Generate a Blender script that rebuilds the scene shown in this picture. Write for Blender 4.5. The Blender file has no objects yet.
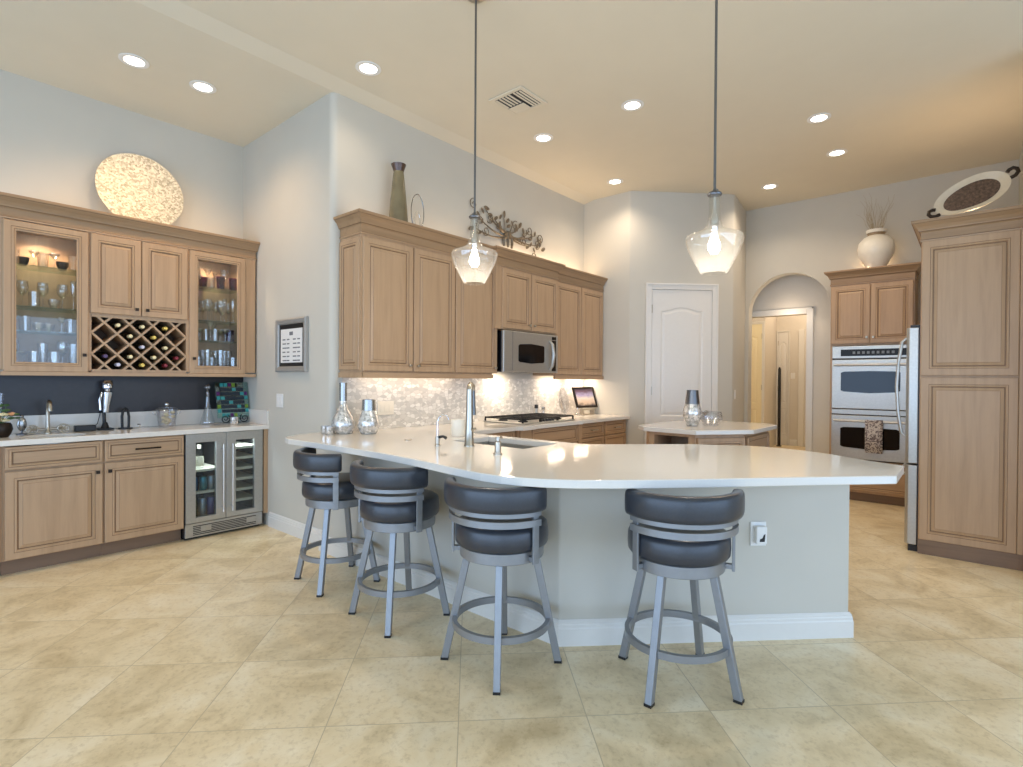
import bpy, bmesh, math, random
from mathutils import Matrix, Vector
random.seed(7)
PI = math.pi
SC = bpy.context.scene
COL = SC.collection

# ------------------------------------------------------------------ camera
cam_data = bpy.data.cameras.new('camera')
cam_data.sensor_fit = 'HORIZONTAL'
cam_data.sensor_width = 36.0
cam_data.lens = 540.417 * 36.0 / 1023.0
cam_data.clip_start = 0.05
cam = bpy.data.objects.new('camera', cam_data)
COL.objects.link(cam)
RT = Vector((0.65186, -0.758312, 0.0065035))
DN = Vector((-0.001684, -0.0100234, -0.9999483))
FW = Vector((0.7583378, 0.651815, -0.0078108))
cam.matrix_world = Matrix(((RT.x, -DN.x, -FW.x, 0), (RT.y, -DN.y, -FW.y, 0), (RT.z, -DN.z, -FW.z, 1.34), (0, 0, 0, 1)))
SC.camera = cam

# ------------------------------------------------------------------ colour management, world
SC.view_settings.view_transform = 'Standard'
SC.view_settings.look = 'None'
SC.view_settings.gamma = 1.0
SC.view_settings.use_curve_mapping = False
SC.view_settings.exposure = -0.07
w = bpy.data.worlds.new('sky')
SC.world = w
w.use_nodes = True
wb = w.node_tree.nodes['Background']
wb.inputs[0].default_value = (0.62, 0.78, 1.0, 1)
wb.inputs[1].default_value = 1.0
try:
    SC.cycles.use_denoising = True
    SC.cycles.max_bounces = 10
    SC.cycles.diffuse_bounces = 5
    SC.cycles.transparent_max_bounces = 24
    SC.cycles.sample_clamp_indirect = 6.0
    SC.cycles.caustics_reflective = False
    SC.cycles.caustics_refractive = False
except Exception:
    pass


def kelvin(k):
    return {2700: (1.0, 0.66, 0.36), 3000: (1.0, 0.73, 0.47), 3500: (1.0, 0.80, 0.60), 6500: (0.86, 0.93, 1.0), 7500: (0.74, 0.86, 1.0)}[k]


def light(name, kind, loc, power, color, size=0.1, sy=None, target=None, angle=None, blend=0.5, spread=None):
    d = bpy.data.lights.new(name, kind)
    d.energy = power
    d.color = color
    if kind == 'AREA':
        d.shape = 'RECTANGLE'
        d.size = size
        d.size_y = sy or size
        if spread:
            d.spread = spread
    elif kind == 'SPOT':
        d.shadow_soft_size = size
        d.spot_size = angle or 2.2
        d.spot_blend = blend
    else:
        d.shadow_soft_size = size
    o = bpy.data.objects.new(name, d)
    COL.objects.link(o)
    o.location = loc
    if target is not None:
        o.rotation_euler = (Vector(target) - Vector(loc)).to_track_quat('-Z', 'Y').to_euler()
    return o


# daylight coming through the window openings of the room behind the camera
DAY = (0.47, 0.675, 1.0)
light('window_daylight', 'AREA', (-3.66, 0.7, 1.34), 258, DAY, 8.4, 2.5, (5, 0.7, 1.34))
light('window_daylight', 'AREA', (0.7, -4.16, 1.34), 180, DAY, 7.8, 2.5, (0.7, 5, 1.34))

# ------------------------------------------------------------------ materials
def lin(c):
    c = c / 255.0
    return c / 12.92 if c <= 0.04045 else ((c + 0.055) / 1.055) ** 2.4


def rgb(r, g, b):
    return (lin(r), lin(g), lin(b), 1.0)


class NT:
    def __init__(self, name):
        self.m = bpy.data.materials.new(name)
        self.m.use_nodes = True
        self.t = self.m.node_tree
        self.b = self.t.nodes['Principled BSDF']
        self.out = self.t.nodes['Material Output']

    def n(self, kind, **kw):
        nd = self.t.nodes.new(kind)
        for k, v in kw.items():
            if k in nd.inputs.keys():
                nd.inputs[k].default_value = v
            else:
                setattr(nd, k, v)
        return nd

    def l(self, a, b):
        self.t.links.new(a, b)

    def coord(self, scale=(1, 1, 1), rot=(0, 0, 0), loc=(0, 0, 0), kind='Object'):
        tc = self.n('ShaderNodeTexCoord')
        mp = self.n('ShaderNodeMapping')
        mp.inputs['Scale'].default_value = scale
        mp.inputs['Rotation'].default_value = rot
        mp.inputs['Location'].default_value = loc
        self.l(tc.outputs[kind], mp.inputs['Vector'])
        return mp.outputs['Vector']

    def ramp(self, fac, stops):
        r = self.n('ShaderNodeValToRGB')
        e = r.color_ramp.elements
        while len(e) < len(stops):
            e.new(0.5)
        for k, (p, c) in enumerate(stops):
            e[k].position = p
            e[k].color = c
        self.l(fac, r.inputs[0])
        return r.outputs[0]

    def bump(self, h, strength=0.2, dist=0.01):
        b = self.n('ShaderNodeBump', Strength=strength, Distance=dist)
        self.l(h, b.inputs['Height'])
        self.l(b.outputs[0], self.b.inputs['Normal'])


def plain(name, col, rough=0.5, metal=0.0, noise=0.04, scale=30, coat=0.0, spec=None, bump=0.0):
    k = NT(name)
    v = k.coord()
    nz = k.n('ShaderNodeTexNoise', Scale=scale, Detail=3.0)
    k.l(v, nz.inputs['Vector'])
    a = tuple(max(0, c * (1 - noise)) for c in col[:3]) + (1,)
    b = tuple(min(1, c * (1 + noise)) for c in col[:3]) + (1,)
    k.l(k.ramp(nz.outputs[0], [(0.3, a), (0.7, b)]), k.b.inputs['Base Color'])
    k.b.inputs['Roughness'].default_value = rough
    k.b.inputs['Metallic'].default_value = metal
    if coat:
        k.b.inputs['Coat Weight'].default_value = coat
    if spec is not None:
        k.b.inputs['Specular IOR Level'].default_value = spec
    if bump:
        k.bump(nz.outputs[0], bump, 0.004)
    return k.m


def wood(name, c1, c2, axis='z', rough=0.42):
    k = NT(name)
    s = {'z': (9, 9, 0.7), 'x': (0.7, 9, 9)}[axis]
    v = k.coord(scale=s)
    n1 = k.n('ShaderNodeTexNoise', Scale=2.2, Detail=6.0, Roughness=0.6, Distortion=0.4)
    k.l(v, n1.inputs['Vector'])
    s2 = {'z': (60, 60, 2.0), 'x': (2.0, 60, 60)}[axis]
    n2 = k.n('ShaderNodeTexNoise', Scale=2.0, Detail=3.0)
    k.l(k.coord(scale=s2), n2.inputs['Vector'])
    mx = k.n('ShaderNodeMix', data_type='FLOAT')
    mx.inputs[0].default_value = 0.18
    k.l(n1.outputs[0], mx.inputs[2])
    k.l(n2.outputs[0], mx.inputs[3])
    k.l(k.ramp(mx.outputs[0], [(0.30, c2), (0.52, c1), (0.75, tuple(min(1, x * 1.1) for x in c1[:3]) + (1,))]), k.b.inputs['Base Color'])
    k.b.inputs['Roughness'].default_value = rough
    k.bump(n2.outputs[0], 0.05, 0.002)
    return k.m


WOOD = wood('glazed_maple', rgb(183, 152, 120), rgb(171, 141, 110))
WOODH = wood('glazed_maple_cross_grain', rgb(181, 150, 118), rgb(169, 139, 108), 'x')
CROWNW = wood('crown_maple', rgb(164, 134, 102), rgb(150, 121, 91), 'x')
GLAZE = plain('brown_glaze_line', rgb(124, 97, 70), 0.5)
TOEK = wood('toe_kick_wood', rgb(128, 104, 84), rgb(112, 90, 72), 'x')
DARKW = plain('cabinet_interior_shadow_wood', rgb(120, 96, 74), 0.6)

WALL = plain('wall_paint', rgb(202, 198, 187), 0.75, noise=0.012, scale=4)
CEIL = plain('ceiling_paint', rgb(222, 214, 195), 0.8, noise=0.012, scale=4)
TRIMP = plain('white_trim_paint', rgb(226, 224, 219), 0.35, noise=0.01)
HALLW = plain('hall_wall_paint', rgb(216, 210, 200), 0.75, noise=0.012)
YELLOWLIT = plain('yellow_lit_door', rgb(240, 228, 192), 0.4, noise=0.01)  # yellow hall light on the leaf is put into the door colour
BLACKP = plain('black_splash_panel', rgb(38, 36, 40), 0.35, noise=0.1)
STEEL = plain('brushed_steel', rgb(186, 184, 178), 0.36, 0.72, 0.05, 60)
STEELD = plain('dark_steel', rgb(120, 122, 126), 0.35, 1.0)
CHROME = plain('chrome', rgb(225, 225, 228), 0.08, 1.0, 0.01)
NICKEL = plain('satin_nickel', rgb(190, 182, 168), 0.28, 1.0, 0.02)
BRONZE = plain('dark_bronze', rgb(52, 44, 38), 0.4, 0.7)
STOOLM = plain('grey_powder_coat', rgb(146, 149, 153), 0.40, 0.55, 0.03)
LEATHER = plain('charcoal_leather', rgb(50, 54, 62), 0.30, 0, 0.08, 90, spec=0.6, bump=0.06)
BLACK = plain('black_plastic', rgb(22, 22, 24), 0.4)
BLKGL = plain('black_glass', rgb(14, 15, 18), 0.08, 0, 0.05, spec=0.35)
BLKMT = plain('black_control_face', rgb(16, 16, 18), 0.35, 0, 0.05, spec=0.3)
IRON = plain('cast_iron', rgb(30, 30, 32), 0.55, 0.2)
WHITEP = plain('white_plastic', rgb(236, 236, 234), 0.4, noise=0.01)
CERAM = plain('white_ceramic', rgb(238, 232, 218), 0.3, noise=0.02)
CREAM = plain('cream_wax', rgb(236, 222, 190), 0.5)
QUARTZ = plain('white_quartz', rgb(228, 224, 217), 0.09, noise=0.012, scale=120)
GREENL = plain('leaf_green', rgb(60, 96, 48), 0.5)
PEACH = plain('peach_petals', rgb(236, 176, 128), 0.5)
CREAMF = plain('cream_petals', rgb(240, 226, 180), 0.5)
BROWNT = plain('brown_tile_mosaic', rgb(92, 74, 62), 0.35, 0.1, 0.45, 60)
TWIG = plain('pale_twig', rgb(176, 160, 132), 0.7)
PATINA = plain('bronzed_metal', rgb(122, 112, 98), 0.4, 0.75, 0.15, 20)
LABELC = plain('cream_paper', rgb(232, 224, 200), 0.7)
GRILLE = plain('grille_slots', rgb(40, 40, 42), 0.6)
PURPLE = plain('purple_glass_bead', rgb(84, 38, 96), 0.15)
TEALG = plain('teal_glass_tile', rgb(60, 150, 150), 0.12)


def floor_mat():
    k = NT('travertine_tile')
    v = k.coord(rot=(0, 0, -PI / 4), loc=(0, 0, 0))
    # tile grid turned 45 degrees to the walls
    sep = k.n('ShaderNodeSeparateXYZ')
    k.l(v, sep.inputs[0])
    S = 0.508

    def line(sock, off):
        a = k.n('ShaderNodeMath', operation='ADD'); a.inputs[1].default_value = off
        k.l(sock, a.inputs[0])
        m = k.n('ShaderNodeMath', operation='PINGPONG'); m.inputs[1].default_value = S / 2
        k.l(a.outputs[0], m.inputs[0])
        c = k.n('ShaderNodeMath', operation='LESS_THAN'); c.inputs[1].default_value = 0.0019
        k.l(m.outputs[0], c.inputs[0])
        f = k.n('ShaderNodeMath', operation='DIVIDE'); f.inputs[1].default_value = S
        k.l(a.outputs[0], f.inputs[0])
        fl = k.n('ShaderNodeMath', operation='FLOOR')
        k.l(f.outputs[0], fl.inputs[0])
        return c.outputs[0], fl.outputs[0]
    lx, ix = line(sep.outputs[0], -2.115 + S * 20)
    ly, iy = line(sep.outputs[1], -0.04 + S * 20)
    g = k.n('ShaderNodeMath', operation='MAXIMUM')
    k.l(lx, g.inputs[0]); k.l(ly, g.inputs[1])
    cmb = k.n('ShaderNodeCombineXYZ')
    k.l(ix, cmb.inputs[0]); k.l(iy, cmb.inputs[1])
    wn = k.n('ShaderNodeTexWhiteNoise', noise_dimensions='3D')
    k.l(cmb.outputs[0], wn.inputs['Vector'])
    off = k.n('ShaderNodeVectorMath', operation='MULTIPLY_ADD')
    k.l(wn.outputs['Color'], off.inputs[0])
    off.inputs[1].default_value = (7, 7, 7)
    k.l(v, off.inputs[2])
    n1 = k.n('ShaderNodeTexNoise', Scale=3.2, Detail=7.0, Roughness=0.62, Distortion=0.6)
    k.l(off.outputs[0], n1.inputs['Vector'])
    n2 = k.n('ShaderNodeTexNoise', Scale=38.0, Detail=5.0, Roughness=0.7)
    k.l(off.outputs[0], n2.inputs['Vector'])
    c1 = k.ramp(n1.outputs[0], [(0.30, rgb(208, 186, 145)), (0.5, rgb(236, 217, 179)), (0.72, rgb(248, 235, 206))])
    c2 = k.ramp(n2.outputs[0], [(0.30, rgb(190, 176, 150)), (0.50, rgb(255, 255, 255))])
    mul = k.n('ShaderNodeMix', data_type='RGBA', blend_type='MULTIPLY')
    mul.inputs[0].default_value = 0.38
    k.l(c1, mul.inputs[6]); k.l(c2, mul.inputs[7])
    mg = k.n('ShaderNodeMix', data_type='RGBA')
    k.l(g.outputs[0], mg.inputs[0]); k.l(mul.outputs[2], mg.inputs[6])
    mg.inputs[7].default_value = rgb(198, 180, 148)
    k.l(mg.outputs[2], k.b.inputs['Base Color'])
    rr = k.n('ShaderNodeMapRange'); rr.inputs[3].default_value = 0.24; rr.inputs[4].default_value = 0.42
    k.l(n1.outputs[0], rr.inputs[0])
    k.l(rr.outputs[0], k.b.inputs['Roughness'])
    inv = k.n('ShaderNodeMath', operation='SUBTRACT'); inv.inputs[0].default_value = 1
    k.l(g.outputs[0], inv.inputs[1])
    k.bump(inv.outputs[0], 0.3, 0.003)
    return k.m


FLOORM = floor_mat()


def glass(name, tint=(1, 1, 1, 1), ior=1.45, boost=0.0, rough=0.02):
    k = NT(name)
    t = k.n('ShaderNodeBsdfTransparent'); t.inputs[0].default_value = tint
    gl = k.n('ShaderNodeBsdfGlossy'); gl.inputs['Roughness'].default_value = rough
    lw = k.n('ShaderNodeLayerWeight', Blend=0.5)
    fr = k.n('ShaderNodeMath', operation='POWER'); fr.inputs[1].default_value = 3.5
    k.l(lw.outputs['Facing'], fr.inputs[0])
    sc = k.n('ShaderNodeMath', operation='MULTIPLY_ADD'); sc.inputs[1].default_value = 0.5; sc.inputs[2].default_value = 0.03
    k.l(fr.outputs[0], sc.inputs[0]); fr = sc
    nz = k.n('ShaderNodeTexNoise', Scale=6.0)
    k.l(k.coord(), nz.inputs['Vector'])
    ad = k.n('ShaderNodeMath', operation='MULTIPLY_ADD')
    k.l(nz.outputs[0], ad.inputs[0]); ad.inputs[1].default_value = boost
    k.l(fr.outputs[0], ad.inputs[2])
    mx = k.n('ShaderNodeMixShader')
    k.l(ad.outputs[0], mx.inputs[0]); k.l(t.outputs[0], mx.inputs[1]); k.l(gl.outputs[0], mx.inputs[2])
    k.l(mx.outputs[0], k.out.inputs['Surface'])
    return k.m


GLASS = glass('clear_glass', (0.96, 0.97, 0.97, 1), boost=0.03)
PANE = glass('cabinet_pane', (0.97, 0.98, 0.98, 1), boost=0.02)
GLSHELF = glass('shelf_glass', (0.80, 0.92, 0.86, 1), boost=0.12)
STEM = glass('stemware_glass', (0.98, 0.985, 0.985, 1), boost=0.30, rough=0.05)
SMOKE = glass('smoked_glass', (0.50, 0.47, 0.38, 1), boost=0.06)
COOLGL = glass('cooler_glass', (0.82, 0.87, 0.89, 1), boost=0.05)
CRYSTAL = glass('cut_crystal', (0.94, 0.95, 0.97, 1), boost=0.32, rough=0.08)
SEEDED = glass('seeded_glass', (0.97, 0.97, 0.96, 1), boost=0.10, rough=0.06)
_t = SEEDED.node_tree
_o = _t.nodes['Material Output']
_src = _o.inputs['Surface'].links[0].from_socket
_tr = _t.nodes.new('ShaderNodeBsdfTranslucent'); _tr.inputs[0].default_value = (0.95, 0.95, 0.93, 1)
_mx = _t.nodes.new('ShaderNodeMixShader'); _mx.inputs[0].default_value = 0.012
_t.links.new(_src, _mx.inputs[1]); _t.links.new(_tr.outputs[0], _mx.inputs[2]); _t.links.new(_mx.outputs[0], _o.inputs['Surface'])
TEALC = glass('teal_clear_glass', (0.72, 0.92, 0.90, 1), boost=0.2)


def emit(name, col, s):
    k = NT(name)
    e = k.n('ShaderNodeEmission', Strength=s)
    e.inputs[0].default_value = col
    k.l(e.outputs[0], k.out.inputs['Surface'])
    return k.m


LAMP = emit('lamp_glow', (1, 0.90, 0.74, 1), 14)
BULB = emit('bulb_glow', (1, 0.92, 0.82, 1), 40)
PUCK = emit('puck_glow', (1, 0.88, 0.7, 1), 20)


def mosaic(name, c1, c2, scale, metal, rough, stretch=(1, 1, 1), bump=0.5):
    k = NT(name)
    v = k.coord(scale=stretch)
    vo = k.n('ShaderNodeTexVoronoi', Scale=scale)
    k.l(v, vo.inputs['Vector'])
    sp = k.n('ShaderNodeSeparateColor')
    k.l(vo.outputs['Color'], sp.inputs[0])
    k.l(k.ramp(sp.outputs[0], [(0.0, c1), (1.0, c2)]), k.b.inputs['Base Color'])
    k.b.inputs['Metallic'].default_value = metal
    k.b.inputs['Roughness'].default_value = rough
    k.bump(sp.outputs[1], bump, 0.004)
    return k.m


DISC = mosaic('pearl_mosaic', rgb(164, 156, 136), rgb(236, 229, 208), 75, 0.15, 0.25)
MERC = mosaic('mercury_mosaic', rgb(176, 176, 174), rgb(248, 247, 244), 60, 0.55, 0.2)
SILV = plain('silver_band', rgb(168, 168, 166), 0.25, 0.9)


def pearl_tile():
    k = NT('mother_of_pearl_tile')
    v = k.coord(scale=(1, 1, 1.7))
    vo = k.n('ShaderNodeTexVoronoi', Scale=20.0); vo.inputs['Randomness'].default_value = 0.7
    k.l(v, vo.inputs['Vector'])
    sp = k.n('ShaderNodeSeparateColor')
    k.l(vo.outputs['Color'], sp.inputs[0])
    c = k.ramp(sp.outputs[0], [(0.0, rgb(200, 199, 194)), (0.5, rgb(222, 219, 212)), (1.0, rgb(246, 244, 238))])
    ed = k.n('ShaderNodeTexVoronoi', Scale=20.0, feature='DISTANCE_TO_EDGE'); ed.inputs['Randomness'].default_value = 0.7
    k.l(v, ed.inputs['Vector'])
    lt = k.n('ShaderNodeMath', operation='LESS_THAN'); lt.inputs[1].default_value = 0.035
    k.l(ed.outputs[0], lt.inputs[0])
    mg = k.n('ShaderNodeMix', data_type='RGBA')
    k.l(lt.outputs[0], mg.inputs[0]); k.l(c, mg.inputs[6]); mg.inputs[7].default_value = rgb(206, 202, 196)
    k.l(mg.outputs[2], k.b.inputs['Base Color'])
    k.b.inputs['Roughness'].default_value = 0.18
    k.bump(sp.outputs[1], 0.35, 0.003)
    return k.m


PEARL = pearl_tile()


def photo_mat():
    k = NT('beach_sunset_print')
    v = k.coord(kind='Generated')
    sp = k.n('ShaderNodeSeparateXYZ'); k.l(v, sp.inputs[0])
    nz = k.n('ShaderNodeTexNoise', Scale=5.0, Detail=4.0); k.l(v, nz.inputs['Vector'])
    a = k.n('ShaderNodeMath', operation='MULTIPLY_ADD'); k.l(nz.outputs[0], a.inputs[0]); a.inputs[1].default_value = 0.3; k.l(sp.outputs[2], a.inputs[2])
    k.l(k.ramp(a.outputs[0], [(0.15, rgb(70, 60, 70)), (0.35, rgb(232, 206, 180)), (0.6, rgb(246, 232, 220)), (0.8, rgb(176, 168, 206)), (1.0, rgb(112, 90, 110))]), k.b.inputs['Base Color'])
    k.b.inputs['Roughness'].default_value = 0.2
    return k.m


PHOTO = photo_mat()


def towel_mat():
    k = NT('damask_towel')
    v = k.coord(scale=(1, 1, 1))
    n = k.n('ShaderNodeTexNoise', Scale=26.0, Detail=1.0, Distortion=2.2); k.l(v, n.inputs['Vector'])
    k.l(k.ramp(n.outputs[0], [(0.46, rgb(112, 100, 102)), (0.52, rgb(208, 200, 194))]), k.b.inputs['Base Color'])
    k.b.inputs['Roughness'].default_value = 0.9
    return k.m


TOWEL = towel_mat()


# ------------------------------------------------------------------ mesh helpers
class MB:
    def __init__(self):
        self.v = []; self.f = []; self.mi = []

    def add(self, vs, fs, m=0, T=None):
        o = len(self.v)
        for p in vs:
            p = Vector(p)
            self.v.append(T @ p if T is not None else p)
        for f in fs:
            self.f.append([i + o for i in f]); self.mi.append(m)
        return self

    def box(self, a, b, m=0, T=None):
        x0, y0, z0 = a; x1, y1, z1 = b
        vs = [(x0, y0, z0), (x1, y0, z0), (x1, y1, z0), (x0, y1, z0), (x0, y0, z1), (x1, y0, z1), (x1, y1, z1), (x0, y1, z1)]
        return self.add(vs, [(0, 3, 2, 1), (4, 5, 6, 7), (0, 1, 5, 4), (1, 2, 6, 5), (2, 3, 7, 6), (3, 0, 4, 7)], m, T)

    def lathe(self, prof, seg=24, c=(0, 0, 0), m=0, T=None, sx=1.0, sy=1.0):
        vs = []; fs = []
        idx = []
        for r, z in prof:
            if r < 1e-6:
                idx.append([len(vs)]); vs.append((c[0], c[1], c[2] + z))
            else:
                row = []
                for k in range(seg):
                    a = 2 * PI * k / seg
                    row.append(len(vs)); vs.append((c[0] + r * sx * math.cos(a), c[1] + r * sy * math.sin(a), c[2] + z))
                idx.append(row)
        for A, B in zip(idx[:-1], idx[1:]):
            for k in range(seg):
                n = (k + 1) % seg
                if len(A) == 1 and len(B) == 1:
                    continue
                if len(A) == 1:
                    fs.append((A[0], B[n], B[k]))
                elif len(B) == 1:
                    fs.append((A[k], A[n], B[0]))
                else:
                    fs.append((A[k], A[n], B[n], B[k]))
        return self.add(vs, fs, m, T)

    def tube(self, pts, r, seg=8, m=0, T=None, closed=False, sect=None):
        """sweep a round (or given 2D) section along points"""
        pts = [Vector(p) for p in pts]
        n = len(pts)
        rs = r if isinstance(r, (list, tuple)) else [r] * n
        vs = []; fs = []
        up = None
        rows = []
        for i in range(n):
            if closed:
                t = (pts[(i + 1) % n] - pts[i - 1])
            else:
                t = pts[min(i + 1, n - 1)] - pts[max(i - 1, 0)]
            t.normalize()
            if up is None:
                up = Vector((0, 0, 1)) if abs(t.z) < 0.9 else Vector((1, 0, 0))
            up = (up - t * up.dot(t)).normalized()
            s = t.cross(up)
            row = []
            S = sect or [(math.cos(2 * PI * k / seg), math.sin(2 * PI * k / seg)) for k in range(seg)]
            for a, b in S:
                row.append(len(vs)); vs.append(pts[i] + (s * a + up * b) * rs[i])
            rows.append(row)
        q = len(rows[0])
        for i in range(n if closed else n - 1):
            A = rows[i]; B = rows[(i + 1) % n]
            for k in range(q):
                fs.append((A[k], A[(k + 1) % q], B[(k + 1) % q], B[k]))
        if not closed:
            fs.append(tuple(reversed(rows[0]))); fs.append(tuple(rows[-1]))
        return self.add(vs, fs, m, T)

    def arcbar(self, R, a0, a1, sect, n=28, m=0, T=None, closed=False):
        """sweep section [(radial, z)] round the z axis"""
        vs = []; fs = []; rows = []
        cnt = n if closed else n + 1
        for i in range(cnt):
            a = a0 + (a1 - a0) * i / n
            row = []
            for dr, z in sect:
                row.append(len(vs)); vs.append(((R + dr) * math.cos(a), (R + dr) * math.sin(a), z))
            rows.append(row)
        q = len(sect)
        for i in range(n):
            A = rows[i]; B = rows[(i + 1) % cnt]
            for k in range(q):
                fs.append((A[k], B[k], B[(k + 1) % q], A[(k + 1) % q]))
        if not closed:
            fs.append(tuple(rows[0])); fs.append(tuple(reversed(rows[-1])))
        return self.add(vs, fs, m, T)

    def prism(self, poly, z0, z1, m=0, T=None):
        n = len(poly)
        vs = [(x, y, z0) for x, y in poly] + [(x, y, z1) for x, y in poly]
        fs = [tuple(range(n - 1, -1, -1)), tuple(range(n, 2 * n))]
        for k in range(n):
            fs.append((k, (k + 1) % n, n + (k + 1) % n, n + k))
        return self.add(vs, fs, m, T)

    def sphere(self, c, r, m=0, seg=12, rings=8, s=(1, 1, 1), T=None):
        prof = [(0 if k in (0, rings) else r * math.sin(PI * k / rings), -r * math.cos(PI * k / rings)) for k in range(rings + 1)]
        M = Matrix.Translation(c) @ Matrix.Diagonal((s[0], s[1], s[2], 1))
        if T is not None:
            M = T @ M
        return self.lathe(prof, seg, (0, 0, 0), m, M)

    def mould(self, path, prof, m=0, side=1, closed=False, segm=None):
        """sweep profile [(out, z)] along a plan path with mitred corners; out points to the right of travel when side=1"""
        P = [Vector((p[0], p[1])) for p in path]
        n = len(P)
        rows = []; vs = []; fs = []
        for i in range(n):
            d0 = (P[i] - P[i - 1]).normalized() if (i > 0 or closed) else None
            d1 = (P[(i + 1) % n] - P[i]).normalized() if (i < n - 1 or closed) else None
            if d0 is None: d0 = d1
            if d1 is None: d1 = d0
            n0 = Vector((d0.y, -d0.x)) * side; n1 = Vector((d1.y, -d1.x)) * side
            mt = (n0 + n1)
            mt = mt / max(1e-6, mt.dot(n0))
            row = []
            for o, z in prof:
                q = P[i] + mt * o
                row.append(len(vs)); vs.append((q.x, q.y, z))
            rows.append(row)
        q = len(prof)
        for i in range(n if closed else n - 1):
            A = rows[i]; B = rows[(i + 1) % n]
            for k in range(q):
                fs.append((A[k], B[k], B[(k + 1) % q], A[(k + 1) % q]))
        if not closed:
            fs.append(tuple(rows[0])); fs.append(tuple(reversed(rows[-1])))
        self.add(vs, fs, m)
        if segm:
            base = len(self.f) - len(fs)
            for i in range((n if closed else n - 1) * q):
                self.mi[base + i] = segm.get(i % q, m)
        return self

    def panel(self, x0, z0, x1, z1, loops, y=0.0, T=None):
        """concentric rectangle loops: (inset, y, material of the ring that starts here); last one is filled"""
        vs = []; fs = []; mi = []
        for ins, dy, m in loops:
            vs += [(x0 + ins, y + dy, z0 + ins), (x1 - ins, y + dy, z0 + ins), (x1 - ins, y + dy, z1 - ins), (x0 + ins, y + dy, z1 - ins)]
        o = len(self.v)
        for p in vs:
            p = Vector(p); self.v.append(T @ p if T is not None else p)
        for i in range(len(loops) - 1):
            for k in range(4):
                a = o + 4 * i + k; b = o + 4 * i + (k + 1) % 4
                self.f.append([a, b, b + 4, a + 4]); self.mi.append(loops[i][2])
        if loops[-1][2] is not None:
            b = o + 4 * (len(loops) - 1)
            self.f.append([b, b + 1, b + 2, b + 3]); self.mi.append(loops[-1][2])
        return self

    def build(self, name, mats, parent=None, smooth=None, bevel=None, loc=None, rz=None):
        me = bpy.data.meshes.new(name)
        me.from_pydata([tuple(p) for p in self.v], [], self.f)
        bm = bmesh.new(); bm.from_mesh(me)
        bmesh.ops.recalc_face_normals(bm, faces=bm.faces[:])
        bm.to_mesh(me); bm.free()
        if not isinstance(mats, (list, tuple)):
            mats = [mats]
        for mt in mats:
            me.materials.append(mt)
        for p, i in zip(me.polygons, self.mi):
            p.material_index = min(i, len(mats) - 1)
        if smooth:
            for p in me.polygons:
                p.use_smooth = True
            me.set_sharp_from_angle(angle=math.radians(smooth))
        o = bpy.data.objects.new(name, me)
        COL.objects.link(o)
        if parent is not None:
            o.parent = parent
        if loc is not None:
            o.location = loc
        if rz is not None:
            o.rotation_euler.z = rz
        if bevel:
            b = o.modifiers.new('bevel', 'BEVEL'); b.width = bevel; b.segments = 2; b.limit_method = 'ANGLE'
            b.angle_limit = math.radians(40)
        return o


def slab(outline, z0, z1, holes=()):
    """flat plate with holes, from closed 2D outlines"""
    bm = bmesh.new()
    es = []
    for loop in [outline] + list(holes):
        vs = [bm.verts.new((x, y, z0)) for x, y in loop]
        for k in range(len(vs)):
            es.append(bm.edges.new((vs[k], vs[(k + 1) % len(vs)])))
    bmesh.ops.triangle_fill(bm, edges=es, use_beauty=True)
    r = bmesh.ops.extrude_face_region(bm, geom=bm.faces[:])
    for g in r['geom']:
        if isinstance(g, bmesh.types.BMVert):
            g.co.z = z1
    bmesh.ops.recalc_face_normals(bm, faces=bm.faces[:])
    mb = MB()
    bm.verts.index_update()
    mb.add([v.co.copy() for v in bm.verts], [[v.index for v in f.verts] for f in bm.faces])
    bm.free()
    return mb


def tag(o, label, cat, group=None, kind=None):
    o['label'] = label; o['category'] = cat
    if group: o['group'] = group
    if kind: o['kind'] = kind
    return o


def thing(name, label, cat, loc=(0, 0, 0), rz=0.0, group=None):
    o = bpy.data.objects.new(name, None)
    o.empty_display_size = 0.05
    COL.objects.link(o)
    o.location = loc; o.rotation_euler.z = rz
    return tag(o, label, cat, group)


def struct(o, label=None):
    o['kind'] = 'structure'
    if label: o['label'] = label
    return o


def dup(root, loc, rz, label):
    r = root.copy(); COL.objects.link(r); r.location = loc; r.rotation_euler.z = rz; r['label'] = label
    for ch in root.children:
        c = ch.copy(); COL.objects.link(c); c.parent = r
        for g in ch.children:
            d = g.copy(); COL.objects.link(d); d.parent = c
    return r


def as_part(o, t):
    """turn a mesh built in room coordinates into a part of thing t"""
    M = (Matrix.Translation(t.location) @ Matrix.Rotation(t.rotation_euler.z, 4, 'Z')).inverted()
    o.data.transform(M)
    o.parent = t
    return o


def arc(cx, cy, r, a0, a1, n=10):
    return [(cx + r * math.cos(math.radians(a0 + (a1 - a0) * k / n)), cy + r * math.sin(math.radians(a0 + (a1 - a0) * k / n))) for k in range(n + 1)]


ORD = ['first', 'second', 'third', 'fourth', 'fifth', 'sixth', 'seventh', 'eighth', 'ninth', 'tenth', 'eleventh', 'twelfth']

# ------------------------------------------------------------------ room shell
H = 3.57
mb = MB(); mb.box((-3.6, -4.1, -0.1), (13, 5.55, 0))
struct(mb.build('floor', FLOORM))

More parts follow.
